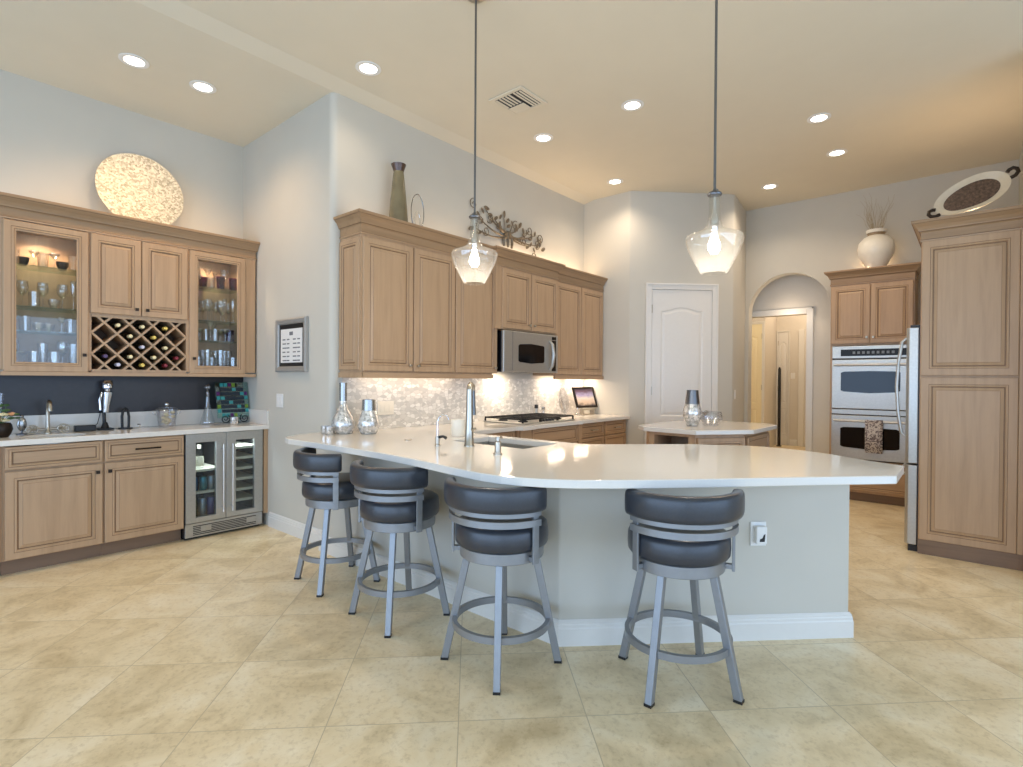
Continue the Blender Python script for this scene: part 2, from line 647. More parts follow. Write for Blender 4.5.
mb = MB()
mb.box((-3.6, -4.1, 3.60), (13, 3.66, 3.75))
mb.box((-3.6, 3.81, H), (13, 5.55, 3.75))
mb.add([(-3.6, 3.66, 3.60), (13, 3.66, 3.60), (13, 3.81, H), (-3.6, 3.81, H), (-3.6, 3.66, 3.75), (13, 3.66, 3.75), (13, 3.81, 3.75), (-3.6, 3.81, 3.75)],
       [(0, 1, 2, 3), (4, 5, 6, 7), (0, 1, 5, 4), (2, 3, 7, 6), (0, 3, 7, 4), (1, 2, 6, 5)])
struct(mb.build('ceiling', CEIL))

WT = 3.70
mb = MB(); mb.box((-3.6, 5.40, 0), (2.45, 5.55, WT)); struct(mb.build('wall_left', WALL))
mb = MB(); mb.prism([(2.28, 5.40), (2.28, 3.865)] + arc(2.335, 3.865, 0.055, 180, 270, 8)[1:] + [(2.45, 3.81), (2.45, 5.40)], 0, WT)
struct(mb.build('wall_return', WALL, smooth=25))
mb = MB(); mb.box((2.45, 3.81, 0), (5.95, 4.0, WT)); struct(mb.build('wall_kitchen', WALL))
mb = MB()
mb.prism([(5.83, 3.81), (5.83, 3.165)] + [(5.834, 3.147)] + [(6.728, 2.253), (6.748, 2.245), (7.498, 2.345), (7.498, 2.50), (6.85, 2.50), (5.95, 3.25), (5.95, 3.81)], 0, WT)
struct(mb.build('wall_pantry', WALL, smooth=50))
# wall with the arch: shape in (y, z), pushed along x
ac = 1.822; ar = 0.477
out = [(2.55, 0), (ac + ar, 0), (ac + ar, 2.235)] + arc(ac, 2.235, ar, 0, 180, 24)[1:-1] + [(ac - ar, 2.235), (ac - ar, 0), (-0.45, 0), (-0.45, WT), (2.55, WT)]
m0 = slab(out, 7.50, 7.64)
m1 = MB(); m1.add([(v.z, v.x, v.y) for v in m0.v], m0.f)
struct(m1.build('wall_oven', WALL, smooth=30))
mb = MB(); mb.box((5.0, -0.46, 0), (7.50, -0.31, WT)); struct(mb.build('wall_right', WALL))
# vestibule and hallway behind the arch
out = [(3.6, 0), (2.62, 0), (2.62, 2.23), (1.70, 2.23), (1.70, 0), (1.2, 0), (1.2, WT), (3.6, WT)]
m0 = slab(out, 7.95, 8.07); m1 = MB(); m1.add([(v.z, v.x, v.y) for v in m0.v], m0.f)
struct(m1.build('wall_vestibule', HALLW))
mb = MB(); mb.box((7.64, 1.20, 0), (12.6, 1.335, WT)); struct(mb.build('wall_hall_right', HALLW))
mb = MB(); mb.box((7.64, 2.9, 0), (7.95, 3.0, WT)); struct(mb.build('wall_vestibule_left', HALLW))
mb = MB(); mb.box((11.0, 3.07, 0), (11.12, 4.0, WT)); struct(mb.build('wall_hall_left', HALLW))
mb = MB(); mb.prism([(11.12, 3.075), (12.3, 3.20), (12.3, 3.32), (11.12, 3.19)], 0, WT); struct(mb.build('wall_hall_side', HALLW))
mb = MB(); mb.box((12.3, 1.335, 0), (12.42, 3.35, WT)); struct(mb.build('wall_hall_end', HALLW))
mb = MB(); mb.box((8.07, 3.6, 0), (11.0, 3.7, WT)); struct(mb.build('wall_hall_far', HALLW))
# room behind the camera: walls with large window openings
out = [(-4.1, 0), (-4.1, WT), (5.55, WT), (5.55, 0)]
m0 = slab(out, -3.6, -3.45, holes=[[(-3.5, 0.08), (4.9, 0.08), (4.9, 2.6), (-3.5, 2.6)]]); m1 = MB(); m1.add([(v.z, v.x, v.y) for v in m0.v], m0.f)
struct(m1.build('wall_rear', WALL))
m0 = slab([(-3.6, 0), (-3.6, WT), (5.1, WT), (5.1, 0)], 3.95, 4.1, holes=[[(-3.2, 0.08), (4.6, 0.08), (4.6, 2.6), (-3.2, 2.6)]]); m1 = MB(); m1.add([(v.x, -v.z, v.y) for v in m0.v], m0.f)
struct(m1.build('wall_front', WALL))
mb = MB(); mb.box((5.0, -4.1, 0), (5.12, -0.46, WT)); struct(mb.build('wall_far_right', WALL))
for i in range(2):
    fr = MB()
    for k in range(6):
        u = (-3.5 + 1.68 * k) if i == 0 else (-3.2 + 1.56 * k)
        a, b = u - 0.04, u + 0.04
        if k == 0: a, b = u, u + 0.06
        if k == 5: a, b = u - 0.06, u
        fr.box((-3.57, a, 0.08), (-3.49, b, 2.6)) if i == 0 else fr.box((a, -4.07, 0.08), (b, -3.99, 2.6))
    for z in (0.08, 2.52):
        fr.box((-3.57, -3.5, z), (-3.49, 4.9, z + 0.08)) if i == 0 else fr.box((-3.2, -4.07, z), (4.6, -3.99, z + 0.08))
    struct(fr.build('window_%d' % (i + 1), TRIMP))

# baseboards
BB = [(0.001, 0), (0.016, 0), (0.016, 0.085), (0.013, 0.092), (0.013, 0.104), (0.010, 0.110), (0.010, 0.118), (0.004, 0.127), (0.001, 0.130)]
PEN = [(2.28, 3.808), (2.22, 3.80), (2.205, 1.585), (3.325, 0.475)]
mb = MB(); mb.mould([(2.28, 4.83), (2.28, 3.93)], BB, side=1); struct(mb.build('baseboard_return', TRIMP))
mb = MB(); mb.mould([(5.83, 3.11), (5.834, 3.147), (5.948, 3.033)], BB, side=1); struct(mb.build('baseboard_pantry', TRIMP))
mb = MB(); mb.mould([(6.62, 2.361), (6.728, 2.253), (6.75, 2.246), (7.48, 2.342)], BB, side=1); struct(mb.build('baseboard_pantry_end', TRIMP))
mb = MB(); mb.mould([(12.3, 2.93), (12.3, 2.79)], BB, side=1); struct(mb.build('baseboard_hall', TRIMP))

# ------------------------------------------------------------------ peninsula half wall (solid drywall under the counter)
mb = MB()
pen_poly = [(2.22, 3.808), (2.22, 1.583), (3.308, 0.495), (3.413, 0.600), (2.42, 1.60), (2.42, 3.808)]
mb.prism(pen_poly, 0, 0.874)
struct(mb.build('wall_peninsula', WALL, bevel=0.008))
mb = MB(); mb.mould([(2.22, 3.86), (2.22, 1.583), (3.308, 0.495), (3.413, 0.600)], BB, side=1)
struct(mb.build('baseboard_peninsula', TRIMP))
# cabinet run on the kitchen side of the half wall
mb = MB()
mb.prism([(2.425, 3.14), (2.425, 2.80), (2.98, 2.80), (2.98, 3.14)], 0.10, 0.872)
mb.prism([(2.425, 2.03), (2.425, 1.606), (3.44, 0.64), (3.62, 0.80), (3.62, 1.20), (2.98, 1.93), (2.98, 2.03)], 0.10, 0.872)
mb.prism([(2.425, 2.80), (2.425, 2.03), (2.98, 2.03), (2.98, 2.80)], 0.10, 0.60)
mb.prism([(2.425, 3.14), (2.425, 1.606), (3.40, 0.64), (3.50, 0.80), (3.50, 1.20), (2.93, 1.90), (2.93, 3.14)], 0.0, 0.10)
tag(mb.build('base_cabinet', WOOD), 'wooden cabinet run on the kitchen side of the white peninsula counter, under the sink', 'cabinet')

# ------------------------------------------------------------------ cabinet parts
def raised(w, h, x=0, z=0, t=0.02, stile=0.062, deep=True):
    """raised panel door or drawer front; front plane at local y=-t, back at y=0"""
    s = stile
    L = [(0.0, 0.0, 0), (0.0, -t + 0.004, 0), (0.004, -t, 0), (s - 0.018, -t, 1), (s - 0.0155, -t + 0.003, 0), (s - 0.004, -t + 0.001, 0), (s, -t + 0.009, 1), (s + 0.007, -t + 0.009, 0)]
    if deep:
        L += [(s + 0.026, -t + 0.003, 1), (s + 0.0275, -t + 0.001, 0)]
    mb = MB()
    mb.panel(x, z, x + w, z + h, L)
    mb.add([(x, 0, z), (x + w, 0, z), (x + w, 0, z + h), (x, 0, z + h)], [(0, 3, 2, 1)])
    return mb


def knob_mb(x, z, y=-0.02, r=0.014):
    T = Matrix.Translation((x, y, z)) @ Matrix.Rotation(PI / 2, 4, 'X')
    return MB().lathe([(0, 0), (0.006, 0), (0.006, 0.012), (r, 0.018), (r, 0.024), (r * 0.7, 0.029), (0, 0.030)], 14, T=T)


def sqknob_mb(x, z, y=-0.02):
    mb = MB(); mb.box((x - 0.005, y - 0.014, z - 0.005), (x + 0.005, y, z + 0.005)); mb.box((x - 0.0115, y - 0.026, z - 0.0115), (x + 0.0115, y - 0.014, z + 0.0115)); return mb


def bar_mb(x0, x1, z, y=-0.02, r=0.0065, vertical=False, z1=None):
    mb = MB()
    if not vertical:
        mb.tube([(x0, y - 0.03, z), (x1, y - 0.03, z)], r)
        for x in (x0 + 0.015, x1 - 0.015):
            mb.tube([(x, y, z), (x, y - 0.03, z)], r * 0.9)
    else:
        mb.tube([(x0, y - 0.045, z), (x0, y - 0.045, z1)], r)
        for q in (z + 0.04, z1 - 0.04):
            mb.tube([(x0, y, q), (x0, y - 0.045, q)], r * 0.9)
    return mb


def add_door(parent, x, z, w, h, knob=None, kmat=None, square=False, name='door', stile=0.062):
    d = raised(w, h, x, z, stile=stile).build(name, [WOOD, GLAZE], parent)
    if knob:
        (sqknob_mb if square else knob_mb)(knob[0], knob[1]).build('knob', kmat or NICKEL, d, smooth=40)
    return d


def add_drawer(parent, x, z, w, h, pull=None, kmat=None, name='drawer'):
    d = raised(w, h, x, z, stile=0.036, deep=False).build(name, [WOODH, GLAZE], parent)
    if pull:
        bar_mb(pull[0], pull[1], z + h / 2).build('pull', kmat or NICKEL, d, smooth=40)
    return d


# ------------------------------------------------------------------ bar wall: uppers (faces -y, door plane y=5.08)
YB = 5.08
YD = 0.02      # doors are 20 mm thick; carcass starts behind them
GROUP_U = 'bar wall cabinets'


def glass_cabinet(label, x0, x1, dx0, dx1, knob_x, filler=None):
    t = thing('display_cabinet', label, 'cabinet', (x0, YB + YD, 0), 0, GROUP_U)
    w_ = x1 - x0; d = 0.298
    b = MB()
    b.box((0, 0, 1.385), (0.018, d, 2.56)); b.box((w_ - 0.018, 0, 1.385), (w_, d, 2.56))
    b.box((0.018, 0, 1.385), (w_ - 0.018, d, 1.41)); b.box((0.018, 0, 2.40), (w_ - 0.018, d, 2.425))
    b.box((0.018, d - 0.012, 1.41), (w_ - 0.018, d, 2.40))
    b.box((0.018, 0, 2.54), (w_ - 0.018, d, 2.56))
    if filler:
        b.box((w_, -0.004, 1.385), (filler - x0, d, 2.56))
    b.build('carcass', WOOD, t)
    # framed glass door
    a0 = dx0 - x0; a1 = dx1 - x0; z0 = 1.372; z1 = 2.425; s = 0.068; tt = 0.02
    db = MB()
    db.panel(a0, z0, a1, z1, [(0, 0, 0), (0, -tt + 0.004, 0), (0.004, -tt, 0), (0.040, -tt, 1), (0.0425, -tt + 0.003, 0), (s - 0.012, -tt + 0.001, 1), (s - 0.009, -tt + 0.004, 0), (s, -tt + 0.006, 0), (s, 0, 0), (0, 0, None)])
    dr = db.build('door', [WOOD, GLAZE], t)
    MB().box((a0 + s, -0.010, z0 + s), (a1 - s, -0.006, z1 - s)).build('pane', PANE, dr)
    sqknob_mb(knob_x - x0, 1.50, -0.02).build('knob', BRONZE, dr)
    for z in (1.665, 1.84, 2.135):
        MB().box((0.02, 0.02, z - 0.006), (w_ - 0.02, d - 0.014, z)).build('shelf', GLSHELF, t)
    pk = MB().lathe([(0, 0), (0.03, 0), (0.034, -0.008), (0, -0.008)], 16, (w_ / 2, 0.13, 2.399)).build('puck_light', PUCK, t)
    lr = MB(); lr.box((0, -0.02, 1.345), ((filler - x0) if filler else w_, 0.0, 1.372)); lr.build('light_rail', WOODH, t)
    return t


glass_cabinet('glass-door display cabinet at the left end of the bar wall, left of the wine rack', 0.527, 1.018, 0.54, 1.012, 0.985)
glass_cabinet('glass-door display cabinet at the right end of the bar wall, right of the wine rack', 1.698, 2.17, 1.704, 2.166, 1.735, filler=2.262)

t = thing('wall_cabinet', 'two-door wooden bar cabinet with a diamond wine rack below its doors', 'cabinet', (1.018, YB + YD, 0), 0, GROUP_U)
b = MB(); W_ = 0.68; d = 0.298
b.box((0, 0, 1.385), (0.016, d, 2.56)); b.box((W_ - 0.016, 0, 1.385), (W_, d, 2.56))
b.box((0.016, 0, 1.372), (W_ - 0.016, d, 1.392)); b.box((0.016, 0, 1.80), (W_ - 0.016, d, 2.56))
b.box((0.016, d - 0.01, 1.392), (W_ - 0.016, d, 1.80))
b.build('carcass', WOOD, t)
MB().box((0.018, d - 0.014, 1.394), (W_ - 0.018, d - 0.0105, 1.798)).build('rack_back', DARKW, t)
add_door(t, 0.008, 1.825, 0.326, 0.60, (0.30, 1.875), BRONZE, True)
add_door(t, 0.340, 1.825, 0.330, 0.60, (0.372, 1.875), BRONZE, True)
MB().box((0, -0.02, 1.345), (W_, 0, 1.372)).build('light_rail', WOODH, t)
# lattice
lt = MB(); X0, X1, Z0, Z1 = 0.016, 0.664, 1.392, 1.80
P = (X1 - X0) / 4
lt.box((X0, -0.006, Z0 - 0.012), (X1, 0.0, Z0 + 0.004)); lt.box((X0, -0.006, Z1 - 0.004), (X1, 0.0, Z1 + 0.012))


def clip_seg(p, dvec):
    t0, t1 = -9, 9
    for q, dd, lo, hi in ((p[0], dvec[0], X0, X1), (p[1], dvec[1], Z0, Z1)):
        a = (lo - q) / dd; c = (hi - q) / dd
        if a > c: a, c = c, a
        t0 = max(t0, a); t1 = min(t1, c)
    return t0, t1


for sgn in (1, -1):
    for k in range(-4, 9):
        p = (X0 + P * (k + 0.5), Z0 + 0.041); dv = (1, sgn)
        t0, t1 = clip_seg(p, dv)
        if t1 - t0 < 0.01: continue
        A = Vector((p[0] + dv[0] * t0, 0, p[1] + dv[1] * t0)); B = Vector((p[0] + dv[0] * t1, 0, p[1] + dv[1] * t1))
        D = (B - A).normalized(); N = Vector((-D.z, 0, D.x)) * 0.0075
        vs = []
        for y in (0.0 + (0.0006 if sgn > 0 else 0), 0.24):
            for q, s_ in ((A, 1), (A, -1), (B, -1), (B, 1)):
                vs.append((q.x + N.x * s_, y, q.z + N.z * s_))
        lt.add(vs, [(0, 1, 2, 3), (7, 6, 5, 4), (0, 4, 5, 1), (1, 5, 6, 2), (2, 6, 7, 3), (3, 7, 4, 0)])
lt.build('wine_lattice', WOOD, t)

# crown along the bar cabinets
CROWN = [(0.0, 2.432), (0.008, 2.432), (0.0096, 2.4421), (0.0032, 2.4476), (0.0032, 2.501), (0.0096, 2.5083), (0.016, 2.512), (0.0192, 2.523), (0.032, 2.5451), (0.048, 2.5617), (0.0528, 2.569), (0.0592, 2.5709), (0.0624, 2.5782), (0.0624, 2.592), (0.0, 2.592)]
CSEG = {0: 1, 1: 1, 2: 2, 5: 2, 10: 2}
mb = MB(); mb.mould([(0.527, 5.398), (0.527, 5.098), (2.262, 5.098), (2.262, 5.30)], CROWN, side=1, segm=CSEG)
mb.v = [Vector((min(p.x, 2.279), p.y, p.z)) for p in mb.v]
tag(mb.build('crown_molding', [CROWNW, WOODH, GLAZE]), 'stepped wooden crown moulding along the top of the bar wall cabinets', 'molding')

# wine bottles lying in the rack
bottle_prof = [(0, 0), (0.036, 0.0), (0.037, 0.01), (0.037, 0.185), (0.030, 0.205), (0.016, 0.225), (0.0135, 0.24), (0.0135, 0.262)]
cap_prof = [(0.0142, 0.245), (0.0148, 0.246), (0.0148, 0.302), (0.012, 0.305), (0, 0.305)]
BOT = plain('dark_bottle_glass', rgb(20, 22, 18), 0.08, coat=0.5)
capcol = {'yellow': rgb(214, 186, 92), 'silver': rgb(190, 188, 200), 'cream': rgb(220, 206, 160), 'red': rgb(120, 30, 44), 'purple': rgb(86, 66, 100)}
CAPM = {k: plain(k + '_capsule', c, 0.35, 0.3) for k, c in capcol.items()}
cells = [(1, 8, 'cream', 'top row'), (2, 8, 'cream', 'top row'), (3, 8, 'yellow', 'top row'),
         (1.5, 6, 'cream', 'second row'), (2.5, 6, 'yellow', 'second row'),
         (2, 4, 'silver', 'middle row'), (3, 4, 'cream', 'middle row'),
         (0.5, 2, 'purple', 'fourth row'), (1.5, 2, 'cream', 'fourth row'), (2.5, 2, 'cream', 'fourth row'), (3.5, 2, 'red', 'fourth row'),
         (1, 0, 'silver', 'bottom row'), (2, 0, 'yellow', 'bottom row'), (3, 0, 'red', 'bottom row')]
rowcount = {}
TB = Matrix.Rotation(PI / 2, 4, 'X')
bme = MB().lathe(bottle_prof, 18, T=TB).build('wine_bottle', BOT, smooth=40)
bcol = {c: MB().lathe(cap_prof, 14, T=TB).build('capsule', m, smooth=40) for c, m in CAPM.items()}
for i, (u, r, c, rn) in enumerate(cells):
    rowcount[rn] = rowcount.get(rn, 0) + 1
    zc = Z0 + 0.041 + (r - 0.0) * P / 4
    # the V of the lattice cell: lowest inner corner
    apex = zc - P / 2
    zb = apex + (0.037 + 0.0082) * math.sqrt(2) + 0.001
    if r == 0:
        zb = Z0 + 0.004 + 0.038
    o = bme if i == 0 else bme.copy()
    if i: COL.objects.link(o)
    o.location = (1.018 + X0 + P * u, 5.365, zb)
    k = bcol[c].copy(); COL.objects.link(k); k.parent = o
    tag(o, '%s-capped wine bottle lying in the %s of the wine rack, %s from left' % (c, rn, ORD[rowcount[rn] - 1]), 'bottle', 'wine bottles in the diamond rack')
for c in bcol.values():
    bpy.data.objects.remove(c)

# glassware on the shelves of the two display cabinets
def g_wine():
    return MB().lathe([(0, 0.0), (0.030, 0.0), (0.030, 0.003), (0.004, 0.006), (0.0035, 0.07), (0.012, 0.078), (0.032, 0.10), (0.036, 0.125), (0.031, 0.165), (0.0295, 0.165), (0.034, 0.125), (0.030, 0.102), (0.010, 0.082), (0, 0.081)], 16)


def g_flute():
    return MB().lathe([(0, 0.0), (0.027, 0.0), (0.027, 0.003), (0.0035, 0.006), (0.003, 0.075), (0.012, 0.09), (0.022, 0.13), (0.021, 0.19), (0.0195, 0.19), (0.020, 0.13), (0.010, 0.092), (0, 0.09)], 16)


def g_martini():
    return MB().lathe([(0, 0.0), (0.032, 0.0), (0.032, 0.003), (0.004, 0.006), (0.0035, 0.085), (0.008, 0.09), (0.048, 0.15), (0.0465, 0.15), (0.006, 0.094), (0, 0.093)], 16)


def g_tumbler():
    return MB().lathe([(0, 0.0), (0.028, 0.0), (0.032, 0.004), (0.036, 0.095), (0.034, 0.095), (0.030, 0.010), (0, 0.010)], 16)


def g_high():
    return MB().lathe([(0, 0.0), (0.026, 0.0), (0.028, 0.004), (0.031, 0.15), (0.0295, 0.15), (0.026, 0.012), (0, 0.012)], 16)


def g_coupe():
    return MB().lathe([(0, 0.0), (0.03, 0.0), (0.03, 0.003), (0.004, 0.006), (0.0035, 0.06), (0.02, 0.07), (0.042, 0.09), (0.044, 0.10), (0.0425, 0.10), (0.04, 0.091), (0.018, 0.073), (0, 0.070)], 16)


def g_bowl():
    return MB().lathe([(0, 0.0), (0.02, 0.0), (0.024, 0.006), (0.036, 0.03), (0.04, 0.055), (0.037, 0.055), (0.033, 0.032), (0.02, 0.012), (0, 0.010)], 16)


GM = {}
for nm, fn, mt in (('wine_glass', g_wine, STEM), ('champagne_flute', g_flute, STEM), ('martini_glass', g_martini, STEM), ('tumbler', g_tumbler, STEM), ('highball_glass', g_high, STEM), ('coupe_glass', g_coupe, STEM), ('glass_bowl', g_bowl, STEM), ('dark_bowl', g_bowl, BRONZE), ('tinted_tumbler', g_tumbler, glass('amethyst_glass', (0.45, 0.2, 0.5, 1), boost=0.1))):
    GM[nm] = (fn, mt, None)
proto = {}
NICE = {'wine_glass': 'stemmed wine glass', 'champagne_flute': 'tall champagne flute', 'martini_glass': 'flared martini glass', 'tumbler': 'clear tumbler', 'highball_glass': 'tall highball glass', 'coupe_glass': 'shallow coupe glass', 'glass_bowl': 'small clear glass bowl', 'dark_bowl': 'small dark bowl', 'tinted_tumbler': 'purple tinted tumbler'}
shelfz = [1.411, 1.666, 1.841, 2.136]
shn = ['bottom', 'second', 'third', 'top']
LAY = {
    'left': (0.575, 0.97, [
        ['wine_glass', 'coupe_glass', 'tumbler', 'highball_glass', 'tumbler', 'wine_glass', 'highball_glass'],
        ['coupe_glass', 'tumbler', 'glass_bowl', 'glass_bowl', 'coupe_glass', 'tumbler'],
        ['champagne_flute', 'wine_glass', 'tumbler', 'wine_glass', 'glass_bowl', 'wine_glass', 'champagne_flute'],
        ['tumbler', 'dark_bowl', 'coupe_glass', 'tumbler', 'coupe_glass', 'dark_bowl', 'tumbler']]),
    'right': (1.745, 2.125, [
        ['highball_glass', 'tumbler', 'highball_glass', 'tumbler', 'highball_glass', 'highball_glass', 'tumbler'],
        ['tumbler', 'coupe_glass', 'martini_glass', 'tumbler', 'coupe_glass', 'tinted_tumbler'],
        ['wine_glass', 'coupe_glass', 'wine_glass', 'martini_glass', 'wine_glass', 'champagne_flute', 'champagne_flute'],
        ['tumbler', 'coupe_glass', 'martini_glass', 'tumbler', 'tinted_tumbler', 'wine_glass', 'tinted_tumbler']]),
}
for side, (xa, xb, rows) in LAY.items():
    for r, row in enumerate(rows):
        for k, nm in enumerate(row):
            x = xa + (xb - xa) * (k + 0.5) / len(row); y = YB + 0.10 + 0.06 * (k % 2)
            if nm not in proto:
                o = GM[nm][0]().build(nm, GM[nm][1], smooth=40); proto[nm] = o
            else:
                o = proto[nm].copy(); COL.objects.link(o)
            o.location = (x, y, shelfz[r] + 0.0005)
            o.scale = (0.75, 0.75, 1.1) if nm in ('martini_glass', 'coupe_glass') else (1, 1, 1.15)
            if side == 'right':
                q = proto[row[-1 - k]] if row[-1 - k] in proto else None
                if q is not None:
                    q = q.copy(); COL.objects.link(q); q.location = (x + 0.01, YB + 0.235, shelfz[r] + 0.0005); q.scale = (0.75, 0.75, 1.1) if ('martini' in q.name or 'coupe' in q.name) else (1, 1, 1.15)
                    tag(q, '%s, back row, %s from left, %s shelf, right glass-door cabinet' % (NICE[row[-1 - k]], ORD[k], shn[r]), 'bowl' if 'bowl' in row[-1 - k] else 'glass', 'glassware in the bar display cabinets')
            tag(o, '%s, %s from left on the %s shelf of the %s glass-door cabinet' % (NICE[nm], ORD[k], shn[r], side), 'bowl' if 'bowl' in nm else 'glass', 'glassware in the bar display cabinets')

# ------------------------------------------------------------------ bar wall: base run (door plane y=4.87)
YS = 4.87


def base_box(t, w_, d, z0=0.105, z1=0.874):
    cb = MB().box((0, 0, z0), (w_, d, z1))
    if z1 < 0.85:
        cb.box((0, 0, z1), (0.014, d, 0.874)); cb.box((w_ - 0.014, 0, z1), (w_, d, 0.874))
    cb.build('carcass', WOOD, t)
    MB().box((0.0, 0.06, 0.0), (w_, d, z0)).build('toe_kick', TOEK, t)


t = thing('base_cabinet', 'sink base cabinet of the bar with a false drawer front over one door', 'cabinet', (0.515, YS + 0.02, 0), 0, 'bar base cabinets')
base_box(t, 0.546, 0.50, z1=0.73)
add_drawer(t, 0.011, 0.712, 0.530, 0.155, name='false_drawer_front')
add_door(t, 0.011, 0.110, 0.530, 0.590, (0.508, 0.642), BRONZE, True)
t = thing('base_cabinet', 'bar base cabinet with a bronze drawer pull, between sink base and wine cooler', 'cabinet', (1.062, YS + 0.02, 0), 0, 'bar base cabinets')
base_box(t, 0.534, 0.50)
add_drawer(t, 0.006, 0.712, 0.525, 0.155, (0.19, 0.36), BRONZE)
add_door(t, 0.006, 0.110, 0.525, 0.590, (0.034, 0.642), BRONZE, True)
t = thing('base_cabinet', 'bar base cabinet cut off at the left edge of the photo', 'cabinet', (-0.10, YS + 0.02, 0), 0, 'bar base cabinets')
base_box(t, 0.613, 0.50)
add_door(t, 0.006, 0.110, 0.595, 0.760, None)
mb = MB(); mb.box((2.242, YS, 0.116), (2.278, YS + 0.5, 0.874))
tag(mb.build('filler_panel', WOOD), 'narrow wooden filler panel between the wine cooler and the wall', 'panel')

# wine cooler
t = thing('wine_cooler', 'stainless two-door wine and beverage cooler built in under the bar counter', 'wine cooler', (1.603, YS + 0.02, 0))
WC = 0.633
b = MB()
b.box((0.0, 0.02, 0.02), (0.02, 0.49, 0.872)); b.box((WC - 0.02, 0.02, 0.02), (WC, 0.49, 0.872)); b.box((0.02, 0.02, 0.84), (WC - 0.02, 0.49, 0.872))
b.box((0.02, 0.02, 0.02), (WC - 0.02, 0.49, 0.14)); b.box((0.02, 0.46, 0.14), (WC - 0.02, 0.49, 0.84)); b.box((WC / 2 - 0.012, 0.03, 0.14), (WC / 2 + 0.012, 0.46, 0.84))
b.build('cooler_body', BLACK, t)
for k, (a0, a1, g0, g1, hx) in enumerate(((0.004, 0.314, 0.078, 0.236, 0.278), (0.318, 0.629, 0.396, 0.556, 0.354))):
    z0, z1 = 0.138, 0.872
    db = MB()
    n0 = [(a0, z0), (a1, z0), (a1, z1), (a0, z1)]; g = [(g0, 0.18), (g1, 0.18), (g1, 0.80), (g0, 0.80)]
    s0 = slab(n0, 0, 0.038, holes=[g])
    db.add([(v.x, 0.018 - v.z, v.y) for v in s0.v], s0.f)
    dr = db.build('door', STEEL, t, bevel=0.002)
    MB().box((g0, -0.012, 0.18), (g1, -0.008, 0.80)).build('pane', COOLGL, dr)
    bar_mb(hx, hx, 0.20, y=-0.02, r=0.007, vertical=True, z1=0.775).build('handle', CHROME, dr, smooth=40)
for k, z in enumerate((0.36, 0.545)):
    MB().box((0.03, 0.05, z), (WC / 2 - 0.02, 0.44, z + 0.02)).build('shelf', LABELC, t)
for k in range(6):
    z = 0.245 + 0.093 * k
    MB().box((WC / 2 + 0.02, 0.05, z), (WC - 0.03, 0.44, z + 0.022)).build('shelf', LABELC, t)
b = MB(); b.box((0.004, -0.012, 0.02), (WC - 0.004, 0.02, 0.132)); gr = b.build('grille', STEEL, t, bevel=0.002)
b = MB()
for k in range(6):
    b.box((0.06, -0.0135, 0.035 + 0.014 * k), (WC - 0.06, -0.0118, 0.042 + 0.014 * k))
b.build('slots', GRILLE, gr)
for x in (0.12, 0.49):
    MB().box((x, -0.016, 0.062), (x + 0.08, -0.0125, 0.10)).build('badge_plate', STEEL, gr)
b = MB(); b.box((0.01, 0.03, 0.0), (WC - 0.01, 0.45, 0.02)); b.build('feet', BLACK, t)
light('cooler_lamp', 'AREA', (1.76, 4.98, 0.836), 3.5, (0.85, 0.95, 1.0), 0.2, 0.1, (1.76, 4.98, 0))
light('cooler_lamp', 'AREA', (2.09, 4.98, 0.836), 3.5, (0.85, 0.95, 1.0), 0.2, 0.1, (2.09, 4.98, 0))
CO = (1.603, YS + 0.02)
wb_prof = [(0, 0), (0.034, 0), (0.036, 0.006), (0.036, 0.11), (0.018, 0.145), (0.012, 0.16), (0.012, 0.19), (0, 0.19)]
cb = MB().lathe(wb_prof, 16).build('liqueur_bottle', GLASS, smooth=40, loc=(CO[0] + 0.15, CO[1] + 0.12, 0.566))
tag(cb, 'bottle with a cream label on the top shelf of the wine cooler', 'bottle')
MB().lathe([(0.0365, 0.02), (0.0368, 0.021), (0.0368, 0.10), (0.0365, 0.101)], 16).build('label', LABELC, cb, smooth=40)
MB().lathe([(0.0125, 0.165), (0.014, 0.166), (0.014, 0.196), (0, 0.197)], 12).build('stopper', LABELC, cb, smooth=40)
CANM = [plain('blue_can', rgb(70, 110, 150), 0.3, 0.6), plain('teal_can', rgb(70, 140, 150), 0.3, 0.6), plain('green_bottle', rgb(40, 70, 60), 0.1), plain('violet_bottle', rgb(70, 66, 120), 0.15), plain('pale_can', rgb(150, 160, 164), 0.3, 0.6)]
canp = [(0, 0), (0.026, 0), (0.031, 0.006), (0.031, 0.105), (0.026, 0.115), (0, 0.115)]
for k, (x, z, m, nm, sh) in enumerate(((0.105, 0.381, 0, 'blue', 'middle'), (0.175, 0.381, 1, 'teal', 'middle'), (0.24, 0.381, 4, 'pale', 'middle'), (0.10, 0.141, 2, 'dark green', 'lower'), (0.17, 0.141, 4, 'pale', 'lower'), (0.238, 0.141, 3, 'violet', 'lower'))):
    o = MB().lathe(canp if sh == 'middle' else [(r * 1.0, z_ * 1.5) for r, z_ in canp], 14).build('drink_can' if sh == 'middle' else 'drink_bottle', CANM[m], smooth=40, loc=(CO[0] + x, CO[1] + 0.10, z))
    tag(o, '%s drink %s on the %s shelf behind the left glass of the wine cooler' % (nm, 'can' if sh == 'middle' else 'bottle', sh), 'can' if sh == 'middle' else 'bottle', 'drinks in the wine cooler')

